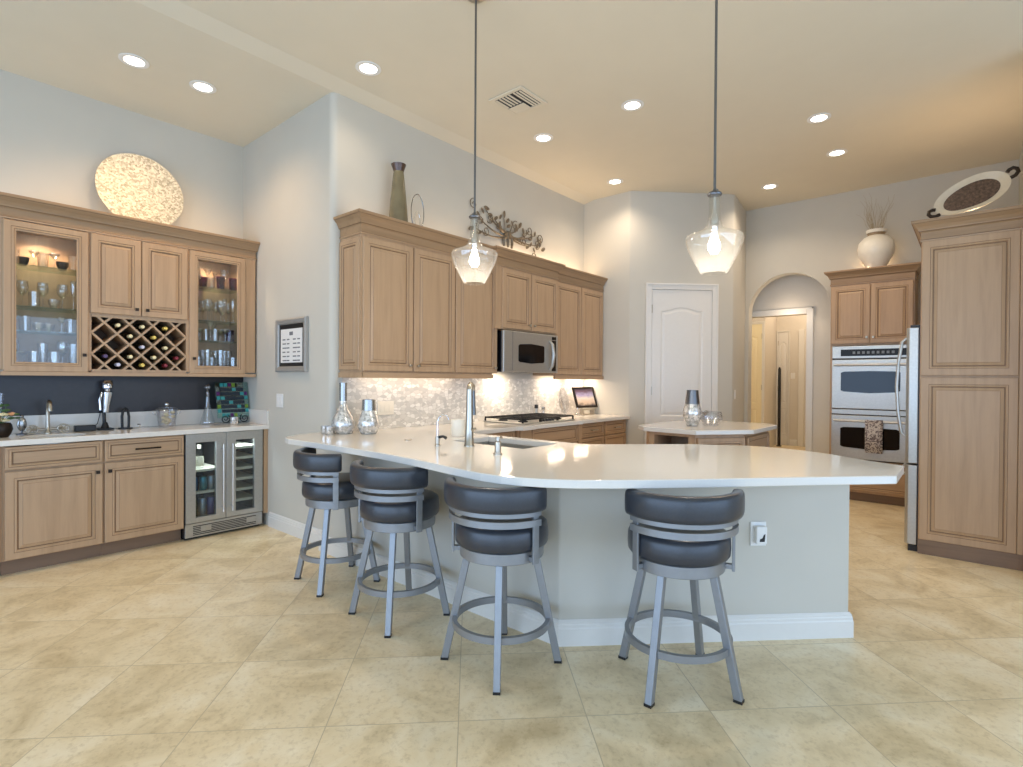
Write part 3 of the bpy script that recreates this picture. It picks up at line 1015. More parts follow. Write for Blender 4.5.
# bar countertop with a small undermount sink, backsplash, dark panel
hole = [(0.80 + 0.185 * math.cos(a), 5.02 + 0.118 * math.sin(a)) for a in [2 * PI * k / 32 for k in range(32)]]
mb = slab([(-0.10, 4.845), (2.279, 4.845), (2.279, 5.398), (-0.10, 5.398)], 0.876, 0.914, [hole])
tag(mb.build('bar_countertop', QUARTZ, bevel=0.003), 'white quartz countertop of the bar along the left wall', 'countertop')
bs = MB().lathe([(0.187, 0.874), (0.190, 0.80), (0.165, 0.748), (0.02, 0.743), (0.02, 0.738), (0.173, 0.741), (0.197, 0.79), (0.197, 0.874)], 32, (0.80, 5.02, 0), sy=0.64)
tag(bs.build('bar_sink', STEEL, smooth=40), 'small oval undermount sink bowl in the bar countertop', 'sink')
mb = MB(); mb.prism([(-0.10, 5.398), (-0.10, 5.378), (2.279, 5.378), (2.279, 5.398)], 0.9145, 1.045)
tag(mb.build('bar_backsplash', QUARTZ, bevel=0.002), 'white quartz upstand behind the bar countertop', 'backsplash')
mb = MB(); mb.box((2.259, 4.85, 0.9145), (2.279, 5.377, 1.045))
tag(mb.build('side_splash', QUARTZ, bevel=0.002), 'short white quartz side splash at the right end of the bar countertop', 'backsplash')
mb = MB(); mb.box((-0.10, 5.386, 1.0455), (2.279, 5.398, 1.37))
tag(mb.build('splash_panel', BLACKP), 'black wall panel between bar upstand and upper cabinets', 'panel')

# --- bar faucet
t = thing('bar_faucet', 'antique nickel bar faucet with two round handles on the bar counter', 'faucet', (0.80, 5.24, 0.9145))
fb = MB(); fb.lathe([(0, 0), (0.024, 0), (0.024, 0.008), (0.014, 0.02), (0.013, 0.06), (0, 0.06)], 16)
fb.tube([(-0.095, 0, 0.032), (0.095, 0, 0.032)], 0.009, 10)
fb.build('base', NICKEL, t, smooth=40)
pts = [(0, 0, 0.05), (0, 0, 0.14), (0, -0.004, 0.19), (0, -0.02, 0.225), (0, -0.05, 0.242), (0, -0.08, 0.232), (0, -0.095, 0.20), (0, -0.098, 0.17)]
MB().tube(pts, [0.013, 0.012, 0.0115, 0.0115, 0.0115, 0.012, 0.013, 0.014], 12).build('spout', NICKEL, t, smooth=50)
for s in (-1, 1):
    hb = MB()
    hb.tube([(s * 0.09 + 0.034 * math.cos(a), -0.012 - 0.0 * math.sin(a), 0.034 + 0.030 * math.sin(a)) for a in [2 * PI * k / 20 for k in range(20)]], 0.0055, 8, closed=True)
    for a in (0, PI / 3, 2 * PI / 3):
        hb.tube([(s * 0.09 - 0.033 * math.cos(a), -0.012, 0.034 - 0.029 * math.sin(a)), (s * 0.09 + 0.033 * math.cos(a), -0.012, 0.034 + 0.029 * math.sin(a))], 0.004, 6)
    hb.build('handle', NICKEL, t, smooth=50)

# --- flower arrangement at the left edge
t = thing('flower_arrangement', 'peach and cream flowers in a dark round pot at the left end of the bar', 'flowers', (0.535, 5.12, 0.9145))
MB().lathe([(0, 0), (0.035, 0), (0.05, 0.02), (0.062, 0.055), (0.056, 0.085), (0.048, 0.10), (0.044, 0.10), (0.05, 0.08), (0.03, 0.03), (0, 0.03)], 20).build('pot', BRONZE, t, smooth=50)
for i in range(7):
    a = i * 2.4; r = 0.012 + 0.014 * (i % 3); z = 0.115 + 0.022 * (i % 3)
    fl = MB(); cx_, cy_ = r * math.cos(a) * 1.6, r * math.sin(a) * 1.2
    for k in range(6):
        b_ = k * PI / 3
        fl.sphere((cx_ + 0.014 * math.cos(b_), cy_ + 0.014 * math.sin(b_), z + 0.003 * (k % 2)), 0.014, 0, 8, 6, (1, 1, 0.6))
    fl.sphere((cx_, cy_, z + 0.006), 0.010, 0, 8, 6)
    fl.build('flower', PEACH if i % 2 else CREAMF, t, smooth=60)
lf = MB()
for i in range(22):
    a = i * 2.39; r = 0.05 + 0.02 * (i % 3)
    p0 = Vector((0, 0, 0.09)); p1 = Vector((r * math.cos(a), r * math.sin(a), 0.13 + 0.03 * (i % 4)))
    lf.tube([p0, (p0 + p1) / 2 + Vector((0, 0, 0.01)), p1], 0.0015, 5)
    lf.sphere(p1, 0.016, 0, 6, 5, (1, 0.55, 0.5), None)
lf.build('foliage', GREENL, t, smooth=60)
t = thing('ornament', 'silver leaf-shaped ornament standing behind the flower pot on the bar', 'ornament', (0.66, 5.27, 0.9145))
MB().lathe([(0, 0), (0.032, 0), (0.032, 0.006), (0.006, 0.01), (0.006, 0.03), (0, 0.03)], 16).build('base', STEELD, t, smooth=40)
MB().sphere((0, 0, 0.075), 0.045, 0, 12, 10, (0.62, 0.3, 1.15)).build('body', SILV, t, smooth=60)
MB().sphere((0, 0, 0.130), 0.012, 0, 8, 6).build('finial', SILV, t, smooth=60)
t = thing('bud_vase', 'tall pale crystal vase cut off at the left edge behind the flowers', 'vase', (0.535, 5.27, 0.9145))
MB().lathe([(0, 0), (0.03, 0), (0.03, 0.006), (0.012, 0.02), (0.016, 0.12), (0.026, 0.24), (0.034, 0.30), (0.031, 0.30), (0.02, 0.22), (0.01, 0.10), (0, 0.10)], 16).build('body', CRYSTAL, t, smooth=40)

# --- phone charger with cord
t = thing('charger_box', 'small black box with a cord on the bar counter', 'charger', (1.03, 5.28, 0.9145))
MB().box((-0.065, -0.035, 0), (0.065, 0.035, 0.045)).build('case', BLACK, t, bevel=0.006)
MB().tube([(0.06, 0.02, 0.03), (0.09, 0.05, 0.05), (0.115, 0.085, 0.13), (0.12, 0.092, 0.22), (0.13, 0.092, 0.32)], 0.003, 6).build('cord', BLACK, t, smooth=50)
# --- mounted corkscrew
t = thing('wine_opener', 'tall chrome lever corkscrew on a stand against the black panel', 'corkscrew', (1.165, 5.31, 0.9145))
cb = MB(); cb.box((-0.045, -0.05, 0), (0.05, 0.06, 0.012)); cb.lathe([(0, 0.012), (0.03, 0.012), (0.018, 0.05), (0.014, 0.06), (0, 0.06)], 14, (0.0, 0, 0)); cb.build('base', BLACK, t, smooth=40, bevel=0.003)
cb = MB(); cb.tube([(0.0, 0.02, 0.03), (0, 0.03, 0.14), (0.0, 0.02, 0.30)], 0.012, 10); cb.build('post', BLACK, t, smooth=50)
cb = MB(); cb.tube([(0.0, -0.02, 0.14), (0.012, -0.02, 0.28)], [0.019, 0.034], 14); cb.build('clamp_body', CHROME, t, smooth=50)
cb = MB(); cb.lathe([(0, 0.27), (0.034, 0.27), (0.036, 0.30), (0.020, 0.31), (0.022, 0.325), (0.036, 0.335), (0.036, 0.375), (0.028, 0.395), (0, 0.395)], 18, (0.012, -0.02, 0)); cb.build('lever_head', CHROME, t, smooth=40)
cb = MB(); cb.tube([(-0.03, -0.035, 0.30), (-0.045, -0.045, 0.24), (-0.04, -0.045, 0.16)], 0.009, 8); cb.build('lever', CHROME, t, smooth=50)
t = thing('bottle_stand', 'slim black looped bottle holder beside the corkscrew', 'holder', (1.30, 5.30, 0.9145))
cb = MB(); cb.lathe([(0, 0), (0.05, 0), (0.05, 0.008), (0, 0.008)], 18); cb.build('base', BLACK, t, smooth=40)
cb = MB(); cb.tube([(-0.022, 0, 0.008), (-0.024, 0, 0.10), (-0.016, 0, 0.15), (0, 0, 0.166), (0.016, 0, 0.15), (0.024, 0, 0.10), (0.022, 0, 0.008)], 0.010, 8); cb.build('loop', BLACK, t, smooth=50)
cb = MB(); cb.tube([(0.05, -0.02, 0.004), (0.085, -0.04, 0.006), (0.10, -0.02, 0.03), (0.085, 0.0, 0.03)], 0.004, 6); cb.build('wire_ring', CHROME, t, smooth=50)
# --- crystal ice bucket
t = thing('ice_bucket', 'cut crystal ice bucket with lid and two side handles on the bar', 'ice bucket', (1.575, 5.22, 0.9145))
MB().lathe([(0, 0), (0.058, 0), (0.062, 0.006), (0.078, 0.14), (0.080, 0.15), (0.074, 0.15), (0.056, 0.012), (0, 0.012)], 28).build('bucket', CRYSTAL, t, smooth=30)
MB().lathe([(0.082, 0.150), (0.084, 0.156), (0.06, 0.166), (0.012, 0.172), (0.010, 0.178), (0, 0.178)], 28).build('lid', CRYSTAL, t, smooth=40)
MB().sphere((0, 0, 0.194), 0.018, 0, 12, 8).build('lid_knob', CHROME, t, smooth=60)
for s in (-1, 1):
    MB().tube([(s * 0.078, 0, 0.14), (s * 0.10, 0, 0.143), (s * 0.104, 0, 0.12), (s * 0.074, 0, 0.105)], 0.006, 8).build('side_handle', CRYSTAL, t, smooth=50)
ib = MB()
for k in range(9):
    a = k * 2.4
    ib.sphere((0.025 * math.cos(a) * (k % 3), 0.025 * math.sin(a) * (k % 3) * 0.8, 0.035 + 0.011 * k), 0.019, 0, 8, 6, (1, 0.9, 0.7))
tag(ib.build('candies', CREAMF, smooth=50, loc=(1.575, 5.22, 0.9145)), 'cream and gold wrapped candies inside the crystal bucket', 'candy', kind='stuff')
# --- decanter
t = thing('decanter', 'tall slim crystal decanter with a ball stopper on the bar', 'decanter', (1.915, 5.27, 0.9145))
MB().lathe([(0, 0), (0.058, 0), (0.062, 0.008), (0.058, 0.03), (0.036, 0.10), (0.022, 0.17), (0.017, 0.24), (0.017, 0.275), (0.024, 0.285), (0.020, 0.285), (0.012, 0.27), (0.012, 0.03), (0, 0.03)], 20).build('body', CRYSTAL, t, smooth=40)
sb = MB(); sb.lathe([(0, 0.27), (0.011, 0.27), (0.012, 0.30), (0.008, 0.31), (0, 0.31)], 12); sb.sphere((0, 0, 0.335), 0.027, 0, 14, 10); sb.build('stopper', CRYSTAL, t, smooth=50)
t = thing('candle_holder', 'low clear crystal dish in front of the decanter', 'dish', (1.935, 5.13, 0.9145))
MB().lathe([(0, 0), (0.04, 0), (0.05, 0.008), (0.056, 0.022), (0.052, 0.022), (0.04, 0.010), (0, 0.010)], 20).build('body', CRYSTAL, t, smooth=40)
t = thing('votive', 'small silver votive cup in front of the mosaic glass plate', 'votive', (2.085, 5.12, 0.9145))
MB().lathe([(0, 0), (0.03, 0), (0.034, 0.01), (0.034, 0.062), (0.030, 0.062), (0.030, 0.012), (0, 0.012)], 18).build('cup', MERC, t, smooth=40)
MB().lathe([(0, 0.014), (0.029, 0.014), (0.029, 0.05), (0.004, 0.053), (0, 0.053)], 18).build('candle', CREAM, t, smooth=40)
# --- square mosaic glass plate on a scroll stand
t = thing('glass_plate', 'square teal glass mosaic plate leaning on a black scroll stand', 'plate', (2.125, 5.245, 0.9145))
TP = Matrix.Translation((0, -0.03, 0.055)) @ Matrix.Rotation(math.radians(-13), 4, 'X') @ Matrix.Diagonal((1.0, 1, 1.08, 1))
pm = MB(); pm.box((-0.145, -0.004, 0), (0.145, 0.004, 0.31), T=TP); pm.build('plate', TEALC, t)
pm = MB()
for r in range(8):
    for c in range(8):
        if r not in (0, 7) and c not in (0, 7) and (r % 1): continue
        x = -0.139 + 0.0348 * c; z = 0.006 + 0.0375 * r
        mi = (r * 3 + c * 5) % 7
        if r in (0, 7) or c in (0, 7):
            pm.box((x, -0.0075, z), (x + 0.029, -0.0045, z + 0.031), {0: 2, 1: 1, 2: 2, 3: 0, 4: 2, 5: 0, 6: 3}[mi], TP)
        else:
            pm.box((x, -0.0065, z), (x + 0.0335, -0.0045, z + 0.028), 0 if mi == 3 else 4, TP)
pm.build('mosaic_tiles', [TEALG, PURPLE, glass('clear_aqua_tile', (0.7, 0.92, 0.88, 1), boost=0.4), plain('olive_tile', rgb(120, 150, 60), 0.15), plain('navy_glass_tile', rgb(30, 46, 58), 0.1)], t)
st = MB()
for s in (-1, 1):
    pts = []
    for k in range(26):
        a = k * 0.42; r = 0.042 * (1 - k / 30)
        pts.append((s * 0.085 + s * r * math.cos(a + 2.2), -0.048, 0.047 + r * math.sin(a + 2.2)))
    st.tube(pts, 0.0045, 6)
    st.tube([(s * 0.05, -0.048, 0.012), (s * 0.03, -0.06, 0.008), (s * 0.02, -0.04, 0.045), (s * 0.02, 0.06, 0.005)], 0.0045, 6)
st.tube([(-0.07, -0.045, 0.047), (0.07, -0.045, 0.047)], 0.0045, 6)
st.build('scroll_stand', BLACK, t, smooth=50)

# --- round disc on top of the bar cabinets
t = thing('decorative_charger', 'large round pearl mosaic charger plate standing on top of the bar cabinets', 'plate', (1.40, 5.27, 2.562))
TD = Matrix.Translation((0, 0.02, 0.312)) @ Matrix.Rotation(math.radians(90 - 8), 4, 'X')
MB().lathe([(0, 0.0), (0.15, 0.002), (0.295, 0.022), (0.312, 0.026), (0.312, 0.032), (0.295, 0.030), (0.15, 0.012), (0, 0.010)], 64, T=TD).build('plate', DISC, t, smooth=40)
st = MB()
for s in (-1, 1):
    st.tube([(s * 0.20, -0.075, 0.0), (s * 0.20, -0.078, 0.02), (s * 0.20, -0.06, 0.035)], 0.012, 8)
    st.tube([(s * 0.20, -0.07, 0.006), (s * 0.17, 0.06, 0.01), (s * 0.12, 0.09, 0.25)], 0.006, 8)
st.tube([(-0.17, 0.06, 0.01), (0.17, 0.06, 0.01)], 0.006, 8)
st.build('plate_stand', BRONZE, t, smooth=50)

# ------------------------------------------------------------------ return wall: framed sheet, switch
t = thing('picture_frame', 'silver framed sheet of printed names on the wall beside the bar', 'picture', (2.278, 4.42, 1.618), -PI / 2)
fb = MB(); fb.panel(-0.262, -0.228, 0.262, 0.228, [(0, 0, 0), (0, -0.025, 0), (0.012, -0.03, 0), (0.040, -0.024, 0), (0.048, -0.012, 0), (0.048, 0, 0), (0, 0, None)])
fb.build('frame', plain('satin_silver_frame', rgb(168, 166, 162), 0.4, 0.35), t)
MB().box((-0.215, -0.010, -0.181), (0.215, -0.004, 0.181)).build('mat_board', BLACK, t)
pg = MB().box((-0.185, -0.0135, -0.148), (0.185, -0.0105, 0.140)).build('sheet', WHITEP, t)
pr = MB()
pr.box((-0.03, -0.0145, 0.085), (0.03, -0.0136, 0.115))
for r in range(6):
    for c in (-1, 1):
        z = 0.055 - 0.036 * r
        x = -0.15 if c < 0 else 0.03
        pr.box((x, -0.0145, z - 0.010), (x + 0.05 + 0.01 * (r % 3), -0.0136, z)); pr.box((x + 0.075, -0.0145, z - 0.010), (x + 0.12, -0.0136, z))
pr.build('printed_text', plain('grey_ink', rgb(120, 122, 126), 0.8), pg)
t = thing('light_switch', 'white double rocker switch plate on the wall below the picture frame', 'switch', (2.278, 4.64, 1.14), -PI / 2)
MB().box((-0.06, -0.006, -0.06), (0.06, 0, 0.06)).build('plate', WHITEP, t, bevel=0.003)
for x in (-0.026, 0.026):
    MB().box((x - 0.017, -0.010, -0.034), (x + 0.017, -0.006, 0.034)).build('rocker', WHITEP, t, bevel=0.002)

# ------------------------------------------------------------------ kitchen wall: uppers (door plane y=3.50)
YK = 3.50


def upper(label, x0, x1, doors, z0=1.385, yf=YK, back=3.808, side_panel=False):
    t = thing('wall_cabinet', label, 'cabinet', (x0, yf + YD, 0), 0, 'kitchen wall cabinets')
    MB().box((0, 0, z0), (x1 - x0, back - yf - YD, 2.587)).build('carcass', WOOD, t)
    for (a, b_, kx) in doors:
        add_door(t, a - x0, z0 + 0.012, b_ - a, 2.412 - z0 - 0.012, (kx - x0, z0 + 0.062) if kx else None, NICKEL)
    if z0 < 1.5:
        lr = MB(); lr.box((0, -0.018, 1.345), (x1 - x0, 0.0, 1.385))
        lr.build('light_rail', WOODH, t)
    if side_panel:
        MB().box((-0.012, -0.018, 1.345), (0.006, back - yf - YD, 1.385)).build('light_rail', WOODH, t)
        T = Matrix.Rotation(-PI / 2, 4, 'Z')
        sp = raised(0.27, 1.0, -0.285, z0 + 0.02, t=0.012, stile=0.05)
        m = MB(); m.add([T @ v for v in sp.v], sp.f); m.mi = sp.mi
        m.build('side_panel', [WOOD, GLAZE], t)
    return t


upper('two-door kitchen wall cabinet at the left end, next to the wall corner', 2.35, 3.305, [(2.358, 2.833, 2.795), (2.843, 3.302, 2.88)], side_panel=True)
upper('single-door kitchen wall cabinet just left of the microwave', 3.305, 3.808, [(3.315, 3.860, 3.825)])
upper('short two-door kitchen wall cabinet directly above the microwave', 3.808, 4.80, [(3.885, 4.325, 4.29), (4.335, 4.785, 4.37)], z0=1.825, yf=3.455)
upper('two-door kitchen wall cabinet right of the microwave, in the corner', 4.80, 5.826, [(4.815, 5.315, None), (5.325, 5.80, None)])
mb = MB(); mb.mould([(2.35, 3.806), (2.35, 3.518), (3.808, 3.518), (3.808, 3.473), (4.80, 3.473), (4.80, 3.518), (5.829, 3.518)], CROWN, side=1, segm=CSEG)
mb.v = [Vector((min(p.x, 5.829), p.y, p.z)) for p in mb.v]
tag(mb.build('crown_molding', [CROWNW, WOODH, GLAZE]), 'stepped wooden crown moulding along the top of the kitchen wall cabinets', 'molding')

# microwave
t = thing('microwave', 'stainless over-the-range microwave with a dark oval-cornered window', 'microwave', (3.885, 3.44, 1.41))
MW = 0.885; MH = 0.405
MB().box((0, 0.03, 0), (MW, 0.42, MH)).build('body', BLKGL, t, bevel=0.004)
db = MB(); db.box((0.0, 0.0, 0.0), (MW, 0.03, MH)); db.build('front', STEEL, t, bevel=0.006)
win = [(0.22 + x, 0.19 + z) for x, z in [(0.0, -0.075), (0.02, -0.088), (0.20, -0.100), (0.40, -0.088), (0.42, -0.075), (0.42, 0.075), (0.40, 0.088), (0.20, 0.100), (0.02, 0.088), (0.0, 0.075)]]
m0 = slab(win, 0, 0.004); m1 = MB(); m1.add([(v.x, -v.z, v.y) for v in m0.v], m0.f); m1.build('window', BLKGL, t)
MB().box((0.775, -0.004, 0.02), (0.845, 0.0, 0.345)).build('control_panel', BLKGL, t)
MB().box((0.775, -0.004, 0.352), (0.845, -0.0005, 0.385)).build('display', BLKGL, t)
MB().box((0.13, -0.002, 0.02), (0.134, 0.0, 0.40)).build('door_seam', STEELD, t)
hb = MB(); hb.tube([(0.735, 0.0, 0.03), (0.74, -0.035, 0.07), (0.742, -0.05, 0.19), (0.74, -0.035, 0.30), (0.735, 0.0, 0.34)], [0.012, 0.016, 0.02, 0.016, 0.012], 10); hb.build('handle', STEEL, t, smooth=50)
light('hood_lamp', 'AREA', (4.15, 3.64, 1.405), 4.5, kelvin(3500), 0.12, 0.08, (4.15, 3.74, 0))
light('undercabinet_lamp', 'AREA', (5.1, 3.69, 1.382), 3.2, kelvin(3500), 0.30, 0.04, (5.1, 3.76, 0))
light('undercabinet_lamp', 'AREA', (5.62, 3.69, 1.382), 3.2, kelvin(3500), 0.30, 0.04, (5.62, 3.76, 0))
light('undercabinet_lamp', 'AREA', (3.0, 3.69, 1.382), 2.0, kelvin(3500), 1.0, 0.04, (3.0, 3.76, 0))

# pearl backsplash
mb = MB(); mb.box((2.36, 3.798, 0.9145), (5.828, 3.8095, 1.344))
struct(mb.build('trim_1', PEARL))
def plate(name, label, cat, loc, rz, w_, h_, rockers=0, holes=0, mat=WHITEP):
    t = thing(name, label, cat, loc, rz)
    MB().box((-w_ / 2, -0.006, -h_ / 2), (w_ / 2, 0, h_ / 2)).build('plate', mat, t, bevel=0.002)
    for k in range(rockers):
        x = (k - (rockers - 1) / 2) * 0.046
        MB().box((x - 0.016, -0.010, -0.032), (x + 0.016, -0.006, 0.032)).build('rocker', mat, t, bevel=0.002)
    return t


plate('light_switch', 'wide cream switch plate on the pearl tile backsplash behind the vases', 'switch', (2.78, 3.797, 1.09), 0, 0.165, 0.115, 3, mat=CERAM)

# ------------------------------------------------------------------ main countertop
CT = [(2.328, 3.808), (2.30, 3.820), (2.279, 3.855), (2.278, 3.90), (2.20, 3.895), (2.03, 3.86), (1.93, 3.80), (1.862, 3.72), (1.845, 3.64), (1.852, 3.4), (1.862, 3.0), (1.855, 2.6), (1.825, 2.2), (1.782, 1.88), (1.766, 1.70), (1.775, 1.585), (1.805, 1.485), (1.852, 1.385), (1.922, 1.28), (2.02, 1.172)]
CT += [(2.14, 1.05), (2.30, 0.898), (2.51, 0.715), (2.755, 0.492), (2.995, 0.268), (3.38, 0.272), (3.43, 0.37), (3.50, 0.48), (3.62, 0.645), (3.69, 0.80), (3.72, 0.92), (3.725, 1.03), (3.69, 1.17), (3.60, 1.31), (3.525, 1.45), (3.28, 1.69), (3.05, 1.93), (3.03, 2.0), (3.03, 3.10), (3.05, 3.13)]
CT += [(3.72, 3.13), (3.76, 3.09), (3.95, 3.09), (3.955, 3.11), (4.70, 3.11), (4.74, 3.09), (4.80, 3.13), (5.828, 3.13), (5.828, 3.797), (2.36, 3.797), (2.36, 3.808)]
SK = [(2.56, 2.10), (2.93, 2.10), (2.93, 2.74), (2.56, 2.74)]
mb = slab(CT, 0.876, 0.914, [SK])
tag(mb.build('countertop', QUARTZ, bevel=0.004), 'white quartz countertop running from the cooktop wall round the curved peninsula', 'countertop')
mb = MB()
s = 0.006
mb.box((2.56 - s, 2.10 - s, 0.664), (2.93 + s, 2.74 + s, 0.67)); mb.box((2.56 - s, 2.10 - s, 0.67), (2.56, 2.74 + s, 0.875)); mb.box((2.93, 2.10 - s, 0.67), (2.93 + s, 2.74 + s, 0.875)); mb.box((2.56, 2.10 - s, 0.67), (2.93, 2.10, 0.875)); mb.box((2.56, 2.74, 0.67), (2.93, 2.74 + s, 0.875))
t = thing('kitchen_sink', 'stainless undermount kitchen sink in the peninsula counter', 'sink', (0, 0, 0))
mb.build('basin', STEEL, t)
MB().lathe([(0, 0), (0.045, 0), (0.045, 0.006), (0, 0.004)], 18, (2.75, 2.42, 0.6702)).build('drain', CHROME, t, smooth=40)

# faucets
t = thing('kitchen_faucet', 'tall brushed steel pull-down kitchen faucet beside the sink', 'faucet', (2.43, 2.44, 0.9145))
MB().lathe([(0, 0), (0.034, 0), (0.034, 0.006), (0.030, 0.012), (0.025, 0.12), (0.021, 0.24), (0.020, 0.33), (0.0195, 0.36), (0.0, 0.36)], 20).build('column', NICKEL, t, smooth=40)
MB().tube([(0, 0, 0.33), (0.004, 0.002, 0.375), (0.02, 0.006, 0.392), (0.035, 0.010, 0.385), (0.042, 0.012, 0.35)], [0.0195, 0.019, 0.018, 0.0165, 0.015], 12).build('neck', NICKEL, t, smooth=60)
MB().tube([(0.042, 0.012, 0.352), (0.045, 0.012, 0.25), (0.047, 0.012, 0.195)], [0.0155, 0.0165, 0.018], 12).build('spray_head', STEELD, t, smooth=50)
MB().tube([(0.0, -0.02, 0.10), (0.0, -0.055, 0.115)], [0.009, 0.007], 8).build('lever', NICKEL, t, smooth=50)
t = thing('filter_tap', 'small chrome gooseneck water filter tap left of the kitchen faucet', 'faucet', (2.305, 2.60, 0.9145))
MB().lathe([(0, 0), (0.018, 0), (0.018, 0.008), (0.0135, 0.012), (0.0135, 0.06), (0, 0.062)], 16).build('base', NICKEL, t, smooth=40)
MB().tube([(0, 0, 0.055), (0, 0, 0.15), (0.006, -0.006, 0.18), (0.025, -0.022, 0.20), (0.045, -0.04, 0.19), (0.052, -0.046, 0.165)], 0.0055, 10).build('spout', CHROME, t, smooth=60)
MB().tube([(0.0, -0.012, 0.055), (0.012, -0.04, 0.06), (0.02, -0.06, 0.05)], [0.009, 0.008, 0.011], 8).build('lever', BLACK, t, smooth=60)
t = thing('soap_dispenser', 'short brushed steel soap dispenser on the counter right of the faucet', 'soap dispenser', (2.27, 2.05, 0.9145))
MB().lathe([(0, 0), (0.026, 0), (0.026, 0.008), (0.019, 0.012), (0.019, 0.07), (0.012, 0.075), (0.012, 0.085), (0, 0.085)], 18).build('body', NICKEL, t, smooth=40)
sb = MB(); sb.lathe([(0, 0.085), (0.015, 0.085), (0.015, 0.10), (0, 0.102)], 14); sb.tube([(0, 0, 0.094), (0.05, 0.02, 0.094), (0.065, 0.026, 0.086)], 0.006, 8); sb.build('pump', NICKEL, t, smooth=40)
tag(MB().lathe([(0, 0), (0.024, 0), (0.024, 0.003), (0.02, 0.0045), (0, 0.0045)], 20).build('hole_cover', NICKEL, smooth=40, loc=(2.37, 2.98, 0.9145)), 'flat round metal hole cover set on the peninsula counter', 'cover')
t = thing('candle_jar', 'cream ceramic canister on the counter behind the kitchen faucet', 'canister', (2.80, 2.93, 0.9145))
MB().lathe([(0, 0), (0.05, 0), (0.054, 0.006), (0.054, 0.118), (0.05, 0.124), (0.046, 0.124), (0.046, 0.02), (0, 0.02)], 24).build('jar', CERAM, t, smooth=40)
MB().lathe([(0, 0.021), (0.045, 0.021), (0.045, 0.10), (0, 0.10)], 24).build('wax', CREAM, t, smooth=40)

# vases on the left end of the counter
t = thing('bottle_vase', 'bottle-shaped silver mosaic vase with a tall neck on the counter', 'vase', (2.315, 3.70, 0.9145))
MB().lathe([(0, 0), (0.068, 0), (0.074, 0.006), (0.088, 0.05), (0.088, 0.08), (0.076, 0.125), (0.048, 0.17), (0.032, 0.205), (0.028, 0.25)], 28).build('body', MERC, t, smooth=40)
MB().lathe([(0.028, 0.25), (0.029, 0.39), (0.025, 0.39), (0.022, 0.26), (0, 0.25)], 24).build('neck', SILV, t, smooth=40)
t = thing('teardrop_vase', 'teardrop silver mosaic vase with a plain collar on the counter', 'vase', (2.44, 3.545, 0.9145))
MB().lathe([(0, 0), (0.058, 0), (0.066, 0.008), (0.084, 0.06), (0.080, 0.10), (0.062, 0.15), (0.054, 0.18)], 28).build('body', MERC, t, smooth=40)
MB().lathe([(0.0542, 0.18), (0.05, 0.262), (0.045, 0.262), (0.048, 0.19), (0, 0.18)], 28).build('collar', SILV, t, smooth=40)
for k, (x, y) in enumerate(((2.20, 3.765), (2.185, 3.68))):
    t = thing('votive', ['small silver votive glass left of the bottle vase, nearer the wall', 'small silver votive glass left of the bottle vase, nearer the counter edge'][k], 'votive', (x, y, 0.9145), 0, 'silver votives beside the vases')
    MB().lathe([(0, 0), (0.026, 0), (0.030, 0.02), (0.032, 0.06), (0.029, 0.06), (0.026, 0.015), (0, 0.012)], 16).build('cup', MERC, t, smooth=40)

# cooktop
t = thing('cooktop', 'gas cooktop with black iron grates set in the white counter', 'cooktop', (3.90, 3.20, 0.9145))
cw, cd = 0.86, 0.52
MB().box((0, 0, 0), (cw, cd, 0.012)).build('tray', STEEL, t, bevel=0.004)
for k in range(3):
    x0 = 0.01 + k * (cw - 0.02) / 3; x1 = x0 + (cw - 0.02) / 3 - 0.008
    g = MB()
    for (a, b_) in (((x0, 0.02), (x1, 0.02)), ((x0, cd - 0.02), (x1, cd - 0.02)), ((x0, 0.02), (x0, cd - 0.02)), ((x1, 0.02), (x1, cd - 0.02)), ((x0, cd / 2), (x1, cd / 2)), (((x0 + x1) / 2, 0.02), ((x0 + x1) / 2, cd - 0.02))):
        g.box((min(a[0], b_[0]) - 0.006, min(a[1], b_[1]) - 0.006, 0.040), (max(a[0], b_[0]) + 0.006, max(a[1], b_[1]) + 0.006, 0.054))
    for px in (x0, x1):
        for py in (0.02, cd - 0.02):
            g.box((px - 0.007, py - 0.007, 0.012), (px + 0.007, py + 0.007, 0.041))
    g.build('grate', IRON, t)
for x, y in ((0.15, 0.13), (0.15, 0.39), (0.43, 0.30), (0.71, 0.13), (0.71, 0.39)):
    MB().lathe([(0, 0.012), (0.048, 0.012), (0.046, 0.022), (0.034, 0.024), (0.034, 0.032), (0, 0.033)], 20, (x, y, 0)).build('burner', IRON, t, smooth=40)
for k in range(5):
    MB().lathe([(0, 0.012), (0.017, 0.012), (0.015, 0.034), (0, 0.035)], 14, (0.33 + 0.05 * k, 0.055, 0)).build('control_knob', BLACK, t, smooth=40)

# things behind the cooktop
for k, (x, m, nm) in enumerate(((4.80, STEEL, 'steel'), (4.93, CRYSTAL, 'clear glass'))):
    t = thing('spice_mill', ['tall dark-topped pepper mill behind the cooktop', 'shorter clear glass salt mill right of the pepper mill'][k], 'mill', (x, 3.755, 0.9145), 0, 'mills behind the cooktop')
    MB().lathe([(0, 0), (0.022, 0), (0.023, 0.004), (0.019, 0.05), (0.019, 0.10 - 0.02 * k), (0, 0.10 - 0.02 * k)], 16).build('body', m, t, smooth=40)
    MB().lathe([(0.02, 0.10 - 0.02 * k), (0.022, 0.104 - 0.02 * k), (0.020, 0.14 - 0.03 * k), (0, 0.146 - 0.03 * k)], 16).build('top', BLACK if k == 0 else SILV, t, smooth=40)
t = thing('glass_decanter', 'small clear glass ball ornament left of the photo stand', 'ornament', (5.37, 3.58, 0.9145))
MB().lathe([(0, 0), (0.035, 0), (0.038, 0.02), (0.022, 0.045), (0.012, 0.07), (0.012, 0.10), (0, 0.10)], 16).build('body', CRYSTAL, t, smooth=40)
